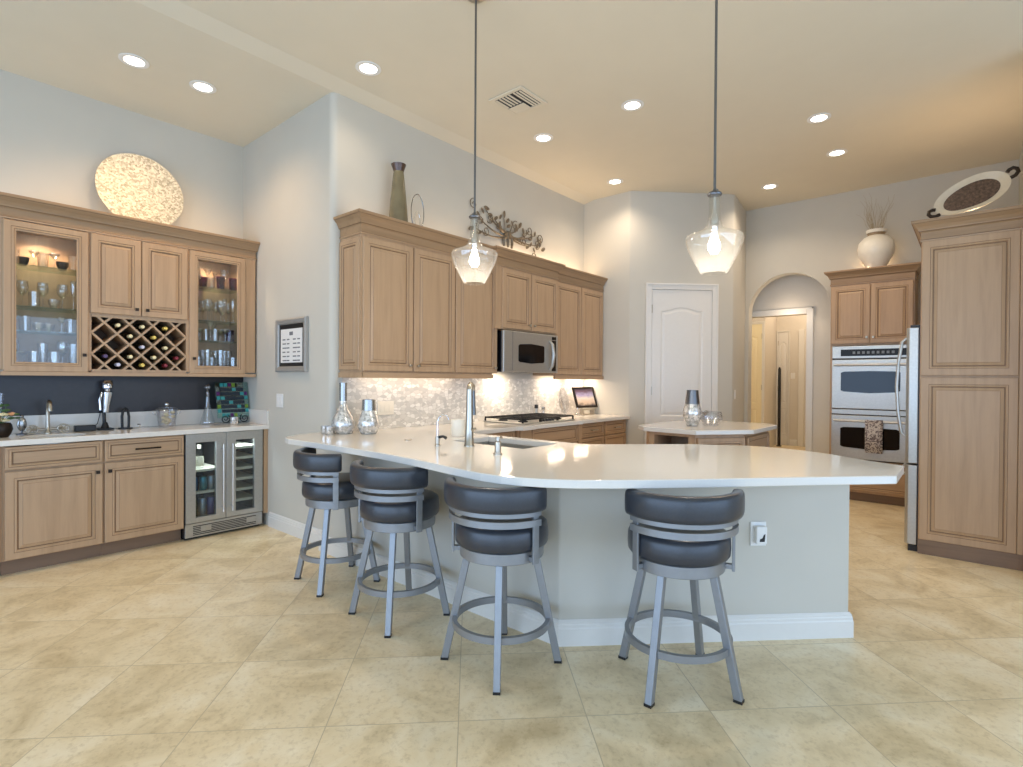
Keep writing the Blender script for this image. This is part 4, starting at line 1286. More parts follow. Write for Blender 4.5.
t = thing('oval_tray', 'clear oval glass platter leaning against the backsplash behind the photo stand', 'platter', (5.30, 3.735, 0.9145))
TT = Matrix.Translation((0, 0.01, 0.17)) @ Matrix.Rotation(math.radians(82), 4, 'X') @ Matrix.Diagonal((0.7, 1.2, 1, 1))
MB().lathe([(0, 0), (0.10, 0.001), (0.135, 0.012), (0.135, 0.018), (0.10, 0.007), (0, 0.006)], 32, T=TT).build('platter', CRYSTAL, t, smooth=40)
t = thing('photo_stand', 'dark framed beach sunset photo tilted on a small easel stand', 'photo frame', (5.62, 3.62, 0.9145), math.radians(-8))
TF = Matrix.Translation((0, -0.02, 0.085)) @ Matrix.Rotation(math.radians(-18), 4, 'X') @ Matrix.Diagonal((1.12, 1, 1.1, 1))
fb = MB(); fb.panel(-0.17, 0, 0.17, 0.24, [(0, 0.012, 0), (0, -0.006, 0), (0.006, -0.010, 0), (0.022, -0.008, 0), (0.024, -0.002, 0), (0.024, 0.012, 0), (0, 0.012, None)], T=TF); fb.build('frame', BRONZE, t)
MB().box((-0.15, -0.001, 0.02), (0.15, 0.008, 0.22), T=TF).build('photo', PHOTO, t)
sb = MB(); sb.box((-0.12, -0.05, 0), (0.12, 0.10, 0.008)); sb.box((-0.10, -0.045, 0.008), (-0.09, 0.02, 0.073)); sb.box((0.09, -0.045, 0.008), (0.10, 0.02, 0.073)); sb.box((-0.13, -0.05, 0.06), (0.13, -0.01, 0.073)); sb.tube([(0, 0.09, 0.008), (0, 0.055, 0.22)], 0.006, 8)
sb.build('stand', NICKEL, t)

# kitchen base run (front y=3.15)
YKB = 3.165


def kbase(label, x0, x1, fronts, yf=YKB):
    t = thing('base_cabinet', label, 'cabinet', (x0, yf + 0.02, 0), 0, 'kitchen base cabinets')
    w_ = x1 - x0; d = 3.806 - yf - 0.02
    MB().box((0, 0, 0.105), (w_, d, 0.874)).build('carcass', WOOD, t)
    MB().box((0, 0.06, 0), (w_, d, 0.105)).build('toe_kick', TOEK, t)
    for f in fronts:
        if f[0] == 'drawer':
            add_drawer(t, f[1] - x0, f[2], f[3] - f[1], f[4] - f[2], ((f[1] + f[3]) / 2 - x0 - 0.06, (f[1] + f[3]) / 2 - x0 + 0.06) if f[5] else None)
        else:
            add_door(t, f[1] - x0, f[2], f[3] - f[1], f[4] - f[2], None)
    return t


kbase('corner base cabinet between peninsula sink and cooktop cabinet', 3.05, 3.76, [('drawer', 3.09, 0.72, 3.72, 0.868, False), ('door', 3.09, 0.11, 3.72, 0.705, False)])
t = kbase('wide base cabinet under the cooktop with a pilaster at its left end', 3.762, 4.80, [('drawer', 3.96, 0.70, 4.72, 0.868, False), ('door', 3.96, 0.11, 4.34, 0.685, False), ('door', 4.345, 0.11, 4.72, 0.685, False)], yf=3.14)
for x in (0.02, 0.965):
    pb = MB(); pb.box((x, -0.025, 0.0), (x + 0.16 if x < 0.5 else x + 0.06, 0.0, 0.872)); pb.build('pilaster', WOOD, t, bevel=0.004)
kbase('base cabinet with a top drawer and pull, right of the cooktop cabinet', 4.802, 5.30, [('drawer', 4.815, 0.72, 5.29, 0.868, True), ('drawer', 4.815, 0.42, 5.29, 0.708, True), ('drawer', 4.815, 0.11, 5.29, 0.408, True)])
kbase('rightmost base cabinet on the cooktop wall, at the end of the counter', 5.302, 5.80, [('drawer', 5.315, 0.72, 5.785, 0.868, True), ('drawer', 5.315, 0.42, 5.785, 0.708, True), ('drawer', 5.315, 0.11, 5.785, 0.408, True)])

# ------------------------------------------------------------------ decor above the kitchen cabinets
t = thing('tall_vase', 'tall smoky glass bottle vase on top of the kitchen cabinets', 'vase', (2.80, 3.66, 2.588))
MB().lathe([(0, 0.0), (0.082, 0), (0.084, 0.01), (0.066, 0.24), (0.048, 0.42), (0.042, 0.47)], 24).build('body', plain('olive_glaze', rgb(124, 115, 90), 0.18, 0.15, 0.15, 8), t, smooth=40)
MB().lathe([(0.042, 0.47), (0.048, 0.49), (0.062, 0.53), (0.055, 0.53), (0.042, 0.48), (0, 0.47)], 24).build('neck', plain('umber_glaze', rgb(84, 66, 56), 0.2, 0.15, 0.15), t, smooth=40)
t = thing('glass_sculpture', 'clear oval ring sculpture with an inner loop beside the tall vase', 'sculpture', (2.97, 3.62, 2.588))
MB().box((-0.04, -0.025, 0), (0.04, 0.025, 0.012)).build('base', GLASS, t)
MB().tube([(0.068 * math.cos(a), 0, 0.165 + 0.155 * math.sin(a)) for a in [2 * PI * k / 36 for k in range(36)]], 0.0045, 8, closed=True).build('outer_ring', SILV, t, smooth=60)
MB().tube([(0.03 * math.cos(a), 0, 0.09 + 0.078 * math.sin(a)) for a in [2 * PI * k / 28 for k in range(28)]], 0.009, 8, closed=True).build('inner_loop', STEM, t, smooth=60)
# metal tree on the wall
t = thing('wall_tree', 'bronzed metal tree wall art with curling branches above the microwave cabinet', 'wall art', (4.335, 3.788, 2.745))
tr = MB()
def curve(a, b, bend, r0, r1, n=8):
    a = Vector(a); b = Vector(b); d = b - a; nrm = Vector((-d.z, 0, d.x))
    pts = [a + d * (k / n) + nrm * bend * math.sin(PI * k / n) for k in range(n + 1)]
    tr.tube(pts, [r0 + (r1 - r0) * k / n for k in range(n + 1)], 7)
    return b
def spiral(c, r, a0, turns, rad):
    pts = []
    for k in range(22):
        q = k / 21; a = a0 + turns * 2 * PI * q; rr = r * (1 - 0.8 * q)
        pts.append((c[0] + rr * math.cos(a), 0, c[1] + rr * math.sin(a)))
    tr.tube(pts, rad, 6)
for s, b in ((-1, 0.2), (1, -0.2), (0, 0)):
    curve((0.06 * s, 0, 0.0), (0.0 + 0.008 * s, 0, 0.16), b, 0.012, 0.016)
tips = [(-0.46, 0.22), (-0.34, 0.31), (-0.20, 0.24), (-0.07, 0.31), (0.06, 0.24), (0.19, 0.25), (0.31, 0.19), (0.45, 0.21), (0.55, 0.12), (-0.50, 0.10), (0.38, 0.08)]
for k, (x, z) in enumerate(tips):
    curve((0, 0, 0.10 + 0.02 * (k % 3)), (x, 0, z), 0.07 if x < 0 else -0.07, 0.011, 0.004)
for c in ((-0.43, 0.20), (-0.28, 0.24), (-0.15, 0.18), (0.12, 0.25), (0.26, 0.11), (0.36, 0.25), (0.50, 0.12), (0.55, 0.20), (-0.52, 0.33), (0.44, -0.02), (-0.34, 0.10)):
    spiral(c, 0.055, c[0] * 9, 1.3, 0.0045)
tr.build('trunk_and_branches', PATINA, t, smooth=50)
rnd = random.Random(3)
leaves = [(x + dx, z + dz) for x, z in tips for dx, dz in ((0, 0.02), (-0.06, -0.02), (0.055, -0.035))]
for x, z in leaves:
    lf = MB(); M = Matrix.Translation((x, -0.008, z)) @ Matrix.Rotation(rnd.uniform(-1.5, 1.5), 4, 'Y')
    lf.sphere((0, 0, 0), rnd.uniform(0.030, 0.043), 0, 8, 6, (0.50, 0.15, 1.0), M)
    lf.build('leaf', PATINA, t, smooth=60)

# ------------------------------------------------------------------ pantry door (45 degree wall)
def slab_door(name, loc, rz, w_, h_, mat, casing=0.075, hinges='left', handle=None, arch=True):
    root = bpy.data.objects.new(name, None); COL.objects.link(root); root.location = loc; root.rotation_euler.z = rz
    root['kind'] = 'structure'
    c = MB()
    for (a, b_, z0, z1) in ((-casing, -0.004, 0, h_ + casing), (w_ + 0.004, w_ + casing, 0, h_ + casing), (-0.004, w_ + 0.004, h_ + 0.004, h_ + casing)):
        c.box((a, -0.022, z0), (b_, 0, z1))
        if z0 == 0:
            xo = a if a < 0 else b_ - 0.022
            c.box((xo, -0.030, 0), (xo + 0.022, -0.022, z1))
        else:
            c.box((-casing, -0.0305, z1 - 0.022), (w_ + casing, -0.022, z1 - 0.0005))
    c.build('casing', TRIMP, root, bevel=0.003)
    # leaf with arched upper panel and square lower panel, cut as loops
    x0, x1 = 0.15 * w_, 0.85 * w_
    lo = 0.26 * h_ if arch == 'low' else None
    zs = 0.375 * h_; zb = 0.09 * h_
    zt = 0.915 * h_ if True else 0
    def archloop(ins, zlow, ztop):
        a, b_ = x0 + ins, x1 - ins
        pts = [(a, zlow + ins), (b_, zlow + ins)]
        n = 16; rise = 0.045
        for k in range(n + 1):
            q = k / n; x = b_ + (a - b_) * q
            pts.append((x, ztop - ins - rise + rise * (0.5 - 0.5 * math.cos(2 * PI * q))))
        return pts
    big = [(0, 0.008), (w_, 0.008), (w_, h_), (0, h_)]
    up = archloop(0, zs, zt); dn = [(x0, zb), (x1, zb), (x1, zs - 0.12), (x0, zs - 0.12)]
    m0 = slab(big, 0.0, 0.012, holes=[up, dn]); d = MB(); d.add([(v.x, -v.z, v.y) for v in m0.v], m0.f)
    for outer, fn in ((up, lambda i: archloop(i, zs, zt)), (dn, lambda i: [(x0 + i, zb + i), (x1 - i, zb + i), (x1 - i, zs - 0.12 - i), (x0 + i, zs - 0.12 - i)])):
        prev = [(x, -0.012, z) for x, z in outer]
        for ins, y in ((0.012, -0.004), (0.022, -0.004), (0.045, -0.010)):
            cur = [(x, y, z) for x, z in fn(ins)]
            n = len(cur)
            d.add(prev + cur, [(k, (k + 1) % n, n + (k + 1) % n, n + k) for k in range(n)])
            prev = cur
        d.add(prev, [tuple(range(len(prev)))])
    d.build('leaf', mat, root)
    hx = -0.002 if hinges == 'left' else w_ + 0.002
    for z in (0.16 * h_ + 0.0, 0.5 * h_, 0.905 * h_):
        MB().tube([(hx, -0.018, z - 0.05), (hx, -0.018, z + 0.05)], 0.007, 8).build('hinge', NICKEL, root, smooth=50)
    if handle:
        hb = MB(); T = Matrix.Translation((handle, -0.012, 0.95)) @ Matrix.Rotation(PI / 2, 4, 'X')
        hb.lathe([(0, 0), (0.03, 0), (0.03, 0.008), (0.012, 0.012), (0.012, 0.05), (0, 0.05)], 16, T=T)
        s = 1 if handle < w_ / 2 else -1
        hb.tube([(handle, -0.055, 0.95), (handle + s * 0.11, -0.055, 0.945)], 0.009, 8)
        hb.build('handle', NICKEL, root, smooth=40)
    return root


Q = -PI / 4
slab_door('door_1', (6.016, 2.961, 0), Q, 0.740, 2.425, TRIMP, 0.078, 'left', 0.68)
s45 = math.sqrt(0.5)
plate('light_switch', 'white rocker switch plate on the wall between pantry door and arch', 'switch', (6.86, 2.2585, 1.17), math.radians(7.6), 0.075, 0.115, 1)
# hall doors
o = slab_door('door_2', (10.998, 3.62, 0), -PI / 2, 0.50, 2.43, YELLOWLIT, 0.05, 'right', 0.08)
o = slab_door('door_3', (12.298, 3.16, 0), -PI / 2, 0.19, 2.36, TRIMP, 0.03, 'left')
# casing of the hall opening
mb = MB()
mb.box((7.928, 1.62, 0), (7.95, 1.70, 2.31)); mb.box((7.928, 2.62, 0), (7.95, 2.70, 2.31)); mb.box((7.928, 1.70, 2.23), (7.95, 2.62, 2.31))
mb.box((7.92, 1.62, 0), (7.928, 1.64, 2.31)); mb.box((7.92, 1.62, 2.29), (7.928, 2.70, 2.31))
struct(mb.build('trim_2', TRIMP, bevel=0.003))
mb = MB(); mb.box((12.27, 2.67, 0), (12.298, 2.77, 2.40)); struct(mb.build('trim_3', TRIMP))
plate('light_switch', 'switch plate on the far hallway wall seen through the arch', 'switch', (12.298, 2.88, 1.45), -PI / 2, 0.08, 0.12, 1)
t = thing('floor_pole', 'thin black pole standing in the hallway seen through the arch', 'pole', (12.0, 3.06, 0))
MB().lathe([(0, 0), (0.05, 0), (0.05, 0.015), (0.03, 0.02), (0, 0.02)], 18).build('base', BLACK, t, smooth=40)
MB().lathe([(0, 0.02), (0.028, 0.02), (0.028, 1.58), (0.014, 1.62), (0, 1.63)], 14).build('shaft', BLACK, t, smooth=40)

# ------------------------------------------------------------------ island
IS = [(4.50, 1.80), (4.93, 1.46), (5.66, 1.46), (5.78, 1.56), (5.78, 2.02), (5.40, 2.42), (4.66, 2.42), (4.53, 2.30)]
tag(slab(IS, 0.876, 0.914).build('island_countertop', QUARTZ, bevel=0.004), 'white quartz top of the small island in front of the pantry door', 'countertop')
t = thing('kitchen_island', 'small wooden kitchen island with clipped corners and an open left niche', 'island', (0, 0, 0))
inset = [(4.585, 1.84), (4.96, 1.535), (5.63, 1.535), (5.71, 1.61), (5.71, 2.0), (5.37, 2.35), (4.69, 2.35), (4.585, 2.27)]
# niche opens on the left face (x = 4.585), so build the body as shells round it
b = MB()
b.prism([(4.95, 1.545), (5.63, 1.535), (5.71, 1.61), (5.71, 2.0), (5.37, 2.35), (4.95, 2.35)], 0.10, 0.874)
b.prism([(4.585, 1.84), (4.95, 1.545), (4.95, 1.90), (4.585, 1.90)], 0.10, 0.874)
b.prism([(4.585, 2.22), (4.95, 2.22), (4.95, 2.35), (4.69, 2.35), (4.585, 2.27)], 0.10, 0.874)
b.box((4.585, 1.90, 0.10), (4.95, 2.22, 0.42)); b.box((4.585, 1.90, 0.845), (4.95, 2.22, 0.874))
b.build('body', WOOD, t)
MB().prism([(4.66, 1.87), (4.99, 1.60), (5.60, 1.60), (5.65, 1.65), (5.65, 1.97), (5.34, 2.29), (4.72, 2.29), (4.66, 2.24)], 0, 0.10).build('toe_kick', TOEK, t)
# door on the clipped corner
dv = Vector((4.96 - 4.585, 1.535 - 1.84)); L_ = dv.length; ang = math.atan2(dv.y, dv.x)
T = Matrix.Translation((4.585, 1.84, 0)) @ Matrix.Rotation(ang, 4, 'Z')
sp = raised(L_ - 0.03, 0.70, 0.015, 0.14, stile=0.05); m = MB(); m.add([T @ v for v in sp.v], sp.f); m.mi = sp.mi; m.build('door', [WOOD, GLAZE], t)
for k in range(3):
    T = Matrix.Translation((4.96, 1.535, 0))
    sp = raised(0.64, 0.22, 0.015, 0.13 + 0.245 * k, stile=0.036, deep=False); m = MB(); m.add([T @ v for v in sp.v], sp.f); m.mi = sp.mi
    dd = m.build('drawer', [WOODH, GLAZE], t)
    pm = bar_mb(0.27, 0.39, 0.24 + 0.245 * k); m = MB(); m.add([T @ v for v in pm.v], pm.f); m.build('pull', NICKEL, dd, smooth=40)
ap = MB(); ap.box((4.66, 1.93, 0.421), (4.93, 2.19, 0.70))
tag(ap.build('storage_bin', plain('slate_bin', rgb(120, 122, 134), 0.5), bevel=0.01), 'grey storage bin in the open niche of the small island', 'bin')
t = thing('teardrop_vase', 'silver teardrop vase with a dark band on the island in front of the pantry door', 'vase', (4.96, 2.02, 0.9145))
MB().lathe([(0, 0), (0.046, 0), (0.053, 0.006), (0.086, 0.10), (0.084, 0.135), (0.067, 0.205)], 28).build('body', MERC, t, smooth=40)
MB().lathe([(0.0672, 0.205), (0.052, 0.335), (0.047, 0.335), (0.055, 0.22), (0, 0.21)], 28).build('collar', STEELD, t, smooth=40)
t = thing('crystal_bowl', 'round cut crystal bowl on the island beside the silver vase', 'bowl', (5.16, 1.92, 0.9145))
MB().lathe([(0, 0), (0.055, 0), (0.066, 0.006), (0.108, 0.055), (0.110, 0.083), (0.096, 0.13), (0.092, 0.13), (0.104, 0.083), (0.10, 0.055), (0.055, 0.014), (0, 0.012)], 20).build('body', CRYSTAL, t, smooth=20)

# ------------------------------------------------------------------ oven tower (faces -x, front plane x = 7.10)
XO = 7.085
t = thing('oven_cabinet', 'tall wooden oven cabinet with two doors above the double oven', 'cabinet', (XO + 0.02, 1.275, 0), -PI / 2)
OW = 0.775; OD = 7.498 - XO - 0.02
b = MB()
b.box((0, 0, 0.10), (0.02, OD, 2.587)); b.box((OW - 0.02, 0, 0.10), (OW, OD, 2.587)); b.box((0.02, 0, 1.745), (OW - 0.02, OD, 2.587)); b.box((0.02, 0, 0.10), (OW - 0.02, OD, 0.46)); b.box((0.02, OD - 0.02, 0.46), (OW - 0.02, OD, 1.745))
b.build('carcass', WOOD, t)
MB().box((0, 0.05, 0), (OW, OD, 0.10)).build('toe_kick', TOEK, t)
add_door(t, 0.010, 1.765, 0.372, 0.650, (0.355, 1.83), NICKEL)
add_door(t, 0.390, 1.765, 0.375, 0.650, (0.417, 1.83), NICKEL)
add_drawer(t, 0.010, 0.125, 0.755, 0.315, None)
mb = MB(); mb.mould([(7.497, 1.275), (XO + 0.018, 1.275), (XO + 0.018, 0.50), (7.40, 0.50)], CROWN, side=1, segm=CSEG)
as_part(mb.build('crown_molding', [CROWNW, WOODH, GLAZE]), t)
t = thing('double_oven', 'stainless double wall oven with dark windows and a black control strip', 'oven', (XO + 0.012, 1.252, 0), -PI / 2)
ow = 0.73
MB().box((0.0, 0.012, 0.465), (ow, OD - 0.03, 1.738)).build('oven_body', BLACK, t)
cp = MB().box((0.0, -0.01, 1.600), (ow, 0.012, 1.738)).build('control_panel', STEEL, t, bevel=0.003)
MB().box((0.085, -0.013, 1.625), (ow - 0.03, -0.0102, 1.70)).build('display', BLKMT, cp)
b = MB()
for k in range(9):
    b.box((0.20 + 0.045 * k, -0.0142, 1.648), (0.225 + 0.045 * k, -0.0131, 1.676))
b.build('buttons', plain('panel_print', rgb(120, 124, 128), 0.5), cp)
MB().box((0.0, -0.012, 0.972), (ow, 0.012, 1.026)).build('vent_trim', STEEL, t, bevel=0.003)
for (z0, z1) in ((1.035, 1.585), (0.475, 0.962)):
    d = MB().box((0.0, -0.022, z0), (ow, 0.012, z1)).build('door', STEEL, t, bevel=0.005)
    zt = z1 - 0.135; zb = z1 - 0.365; cx_ = ow / 2; hw = 0.275
    wl = [(cx_ - hw, zb + 0.02), (cx_ - hw + 0.03, zb + 0.006), (cx_, zb - 0.008), (cx_ + hw - 0.03, zb + 0.006), (cx_ + hw, zb + 0.02), (cx_ + hw, zt - 0.012), (cx_ + hw - 0.03, zt), (cx_, zt + 0.006), (cx_ - hw + 0.03, zt), (cx_ - hw, zt - 0.012)]
    m0 = slab(wl, 0.0222, 0.026); m1 = MB(); m1.add([(v.x, -v.z, v.y) for v in m0.v], m0.f); m1.build('window', BLKGL, d)
    hb = MB(); zc = z1 - 0.060
    hb.tube([(0.03, -0.068, zc), (ow - 0.03, -0.068, zc)], 0.013, 10)
    for x in (0.05, ow - 0.05):
        hb.tube([(x, -0.022, zc), (x, -0.068, zc)], 0.010, 8)
    hb.build('handle', STEEL, d, smooth=50)
# towel over the lower oven handle
tw = MB(); zc = 0.962 - 0.060
pr_ = [(-0.048, zc - 0.10), (-0.0505, zc), (-0.056, zc + 0.0155), (-0.068, zc + 0.0175), (-0.080, zc + 0.0155), (-0.0855, zc), (-0.086, zc - 0.15), (-0.084, zc - 0.34)]
n = len(pr_); vs = []; fs = []
for x in (0.335, 0.375, 0.415, 0.455, 0.495):
    for k, (y, z) in enumerate(pr_):
        vs.append((x, y - (0.003 * math.sin(x * 60) if k > 5 else 0), z))
for i in range(4):
    for k in range(n - 1):
        fs.append((i * n + k, (i + 1) * n + k, (i + 1) * n + k + 1, i * n + k + 1))
tw.add(vs, fs)
o = tw.build('kitchen_towel', TOWEL, smooth=60, loc=(XO + 0.012, 1.252, 0), rz=-PI / 2)
sm = o.modifiers.new('solid', 'SOLIDIFY'); sm.thickness = 0.003; sm.offset = 0
tag(o, 'grey damask towel hanging over the lower oven handle', 'towel')
# vase with twigs on the oven cabinet
t = thing('urn_vase', 'white ceramic urn of pale twigs on top of the oven cabinet', 'vase', (7.22, 0.86, 2.588))
MB().lathe([(0, 0), (0.085, 0), (0.088, 0.02), (0.10, 0.04), (0.165, 0.16), (0.178, 0.23), (0.165, 0.30), (0.12, 0.355), (0.085, 0.375)], 32).build('body', CERAM, t, smooth=40)
MB().lathe([(0.085, 0.375), (0.082, 0.40), (0.09, 0.405)], 32).build('collar', plain('taupe_glaze', rgb(150, 128, 100), 0.4), t, smooth=40)
MB().lathe([(0.0902, 0.405), (0.098, 0.425), (0.094, 0.44), (0.08, 0.44), (0.078, 0.40), (0, 0.39)], 32).build('rim', CERAM, t, smooth=40)
tw = MB(); rnd = random.Random(11)
for i in range(26):
    a = rnd.uniform(0, 2 * PI); sp_ = rnd.uniform(0.05, 0.20); h_ = rnd.uniform(0.24, 0.42)
    pts = []; ph = rnd.uniform(0, 6)
    for k in range(9):
        q = k / 8
        pts.append((0.04 * math.cos(a) + sp_ * q * math.cos(a) + 0.022 * q * math.sin(ph + 9 * q), 0.04 * math.sin(a) + sp_ * q * math.sin(a) + 0.022 * q * math.cos(ph + 8 * q), 0.41 + h_ * q))
    tw.tube(pts, [0.0022 - 0.0012 * k / 8 for k in range(9)], 5)
tw.build('twigs', TWIG, t, smooth=60)

# ------------------------------------------------------------------ fridge enclosure at right
XP = 5.27
t = thing('tall_cabinet', 'tall wooden fridge surround with two stacked raised panels at the right edge', 'cabinet', (XP + 0.02, 0.335, 0), -PI / 2)
PW = 0.62
b = MB()
b.box((0, 0, 0.0), (PW, 0.025, 2.587)); b.box((0.0, 0.025, 1.83), (PW, 1.00, 2.587)); b.box((0.0, 1.0, 0.0), (PW, 1.025, 2.587))
b.build('carcass', WOOD, t)
for z0, z1 in ((0.115, 1.375), (1.39, 2.43)):
    raised(PW - 0.06, z1 - z0, 0.006, z0, stile=0.07).build('raised_panel', [WOOD, GLAZE], t)
MB().box((PW - 0.052, -0.02, 0.115), (PW, 0.0, 2.43)).build('stile', WOOD, t, bevel=0.003)
MB().box((0.0, -0.012, 0.0), (PW, 0.0, 0.113)).build('base_board', TOEK, t)
mb = MB(); mb.mould([(6.28, 0.335), (XP + 0.018, 0.335), (XP + 0.018, -0.29)], CROWN, side=1, segm=CSEG)
as_part(mb.build('crown_molding', [CROWNW, WOODH, GLAZE]), t)
t = thing('refrigerator', 'stainless bottom-freezer refrigerator seen edge-on beside the tall wooden panel', 'refrigerator', (XP + 0.05, 0.0, 0))
MB().box((0.0, -0.29, 0.02), (0.92, 0.325, 1.76)).build('body', STEELD, t)
for z0, z1 in ((0.695, 1.77), (0.05, 0.680)):
    d = MB(); d.prism([(0.0, 0.345), (0.0, 0.405), (0.03, 0.425), (0.46, 0.435), (0.89, 0.425), (0.92, 0.405), (0.92, 0.345)], z0, z1)
    d = d.build('door', STEEL, t, bevel=0.004)
    hb = MB()
    if z0 > 0.5:
        hb.tube([(0.045, 0.425, 0.90), (0.045, 0.455, 0.93), (0.045, 0.478, 1.10), (0.045, 0.488, 1.30), (0.045, 0.478, 1.50), (0.045, 0.455, 1.66), (0.045, 0.425, 1.69)], 0.012, 10)
    else:
        hb.tube([(0.06, 0.425, 0.60), (0.08, 0.475, 0.60), (0.84, 0.475, 0.60), (0.86, 0.425, 0.60)], 0.012, 10)
    hb.build('handle', STEEL, d, smooth=50)
b = MB(); b.box((0.0, -0.25, 0.0), (0.92, 0.40, 0.045)); b.build('base_grille', BLACK, t)
MB().box((0.0, 0.325, 0.05), (0.92, 0.345, 1.765)).build('gasket', BLACK, t)
MB().box((0.01, 0.30, 1.77), (0.10, 0.40, 1.79)).build('hinge_cover', BLACK, t)
# decorative tray
t = thing('serving_tray', 'cream oval tray with brown centre and curled handles, leaning atop the fridge surround', 'tray', (5.52, 0.04, 2.588))
def blob(R1, R2, n=48):
    pts = []
    for k in range(n):
        a = 2 * PI * k / n
        r = 1 + 0.10 * math.cos(2 * a + 0.6) - 0.03 * math.cos(3 * a)
        pts.append((R1 * r * math.cos(a), R2 * r * math.sin(a)))
    return pts
# local: tray plane spanned by y (screen-horizontal) and z
tilt = math.radians(-27)
TTr = Matrix.Translation((0.05, 0.0, 0.221)) @ Matrix.Rotation(math.radians(12), 4, 'Y') @ Matrix.Rotation(tilt, 4, 'X') @ Matrix(((0, 0, -1, 0), (-1, 0, 0, 0), (0, 1, 0, 0), (0, 0, 0, 1)))
def tray_ring(outer, inner, z0, z1):
    n = len(outer); vs = [(x, y, z1) for x, y in outer] + [(x, y, z0) for x, y in inner]
    return vs, [(k, (k + 1) % n, n + (k + 1) % n, n + k) for k in range(n)]
o1, i1 = blob(0.222, 0.150), blob(0.165, 0.105)
rm = MB()
vs, fs = tray_ring(o1, i1, 0.0, 0.028); rm.add(vs, fs, T=TTr)
vs, fs = tray_ring([(x * 0.985, y * 0.985) for x, y in o1], i1, -0.008, 0.018); rm.add(vs, fs, T=TTr)
vs, fs = tray_ring(o1, [(x * 0.985, y * 0.985) for x, y in o1], 0.018, 0.028); rm.add(vs, fs, T=TTr)
rm.build('rim', plain('pale_beige_glaze', rgb(206, 196, 174), 0.35), t, smooth=40)
cm = MB(); cm.prism(i1, -0.008, 0.002, T=TTr); cm.build('mosaic_center', BROWNT, t)
st = MB()
for s in (-1, 1):
    st.tube([(0.005, s * 0.07, 0.0), (0.0, s * 0.07, 0.035), (0.035, s * 0.07, 0.05), (0.10, s * 0.07, 0.045), (0.15, s * 0.05, 0.0)], 0.007, 8)
st.tube([(0.10, -0.07, 0.045), (0.10, 0.07, 0.045)], 0.006, 8)
st.build('easel_stand', BRONZE, t, smooth=50)
for s in (-1, 1):
    hb = MB()
    hb.tube([TTr @ Vector(p) for p in [(s * 0.235, -0.032, 0.022), (s * 0.262, -0.036, 0.03), (s * 0.288, -0.02, 0.032), (s * 0.294, 0.006, 0.032), (s * 0.28, 0.028, 0.03), (s * 0.255, 0.03, 0.026), (s * 0.238, 0.02, 0.022)]], 0.014, 8)
    hb.build('handle', BRONZE, t, smooth=60)

# ------------------------------------------------------------------ outlet on the peninsula
pc = Vector((2.953, 0.850)); nrm = Vector((-s45, -s45)) * 0.0015
t = thing('wall_outlet', 'white wall outlet with a small plugged-in device on the peninsula', 'outlet', (pc.x + nrm.x, pc.y + nrm.y, 0.55), Q)
MB().box((-0.042, -0.006, -0.062), (0.042, 0, 0.062)).build('plate', WHITEP, t, bevel=0.002)
MB().box((-0.028, -0.040, -0.045), (0.030, -0.006, 0.045)).build('plugged_device', WHITEP, t, bevel=0.006)
pb = MB(); pb.prism([(-0.012, -0.032), (0.014, -0.032), (0.016, -0.016), (0.018, 0.008), (0.010, 0.004), (0.002, -0.014), (-0.010, -0.018)], 0, 0.0012)
m = MB(); m.add([(v.x, -0.0402 - v.z, v.y) for v in pb.v], pb.f); m.build('emblem', BLACK, t)

# ------------------------------------------------------------------ ceiling: downlights, vent, pendants
def downlight(x, y, z, label, power, first=[None]):
    if first[0] is None:
        t = thing('recessed_light', label, 'ceiling light', (x, y, z), 0, 'recessed ceiling lights')
        MB().lathe([(0.062, -0.001), (0.092, -0.001), (0.092, -0.005), (0.070, -0.009), (0.062, -0.006), (0.058, 0.02)], 28).build('trim_ring', WHITEP, t, smooth=40)
        MB().lathe([(0, -0.002), (0.062, -0.002), (0.060, -0.0035), (0, -0.0035)], 28).build('lens', LAMP, t, smooth=40)
        first[0] = t
    else:
        t = dup(first[0], (x, y, z), 0, label)
    light('downlight', 'SPOT', (x, y, z - 0.015), power, kelvin(3500) if x > 2 else kelvin(2700), 0.05, target=(x, y, 0), angle=2.5, blend=0.8)
    return t


PWR = 15
DL = [(1.159, 4.525, H, 'left starry ceiling light above the bar, over the round mosaic plate', 42), (1.606, 4.522, H, 'right starry ceiling light above the bar, nearer the wall corner', 42),
      (2.31, 3.38, 3.60, 'ceiling light left of the first pendant rod, above the tall smoky vase', PWR), (4.03, 3.09, 3.60, 'ceiling light right of the air vent, above the microwave', PWR), (4.02, 2.165, 3.60, 'large bright ceiling light in the middle, between the two pendants', PWR),
      (5.44, 3.14, 3.60, 'small ceiling light near the far kitchen corner', PWR * 2.6), (5.24, 1.045, 3.60, 'nearest of the two ceiling lights in front of the oven cabinet', PWR * 3.1), (6.15, 1.065, 3.60, 'farther of the two ceiling lights in front of the oven cabinet', PWR * 3.1), (6.72, 1.84, 3.60, 'small far ceiling light right of the second pendant, before the arch', PWR * 3.1)]
for d_ in DL:
    downlight(*d_)

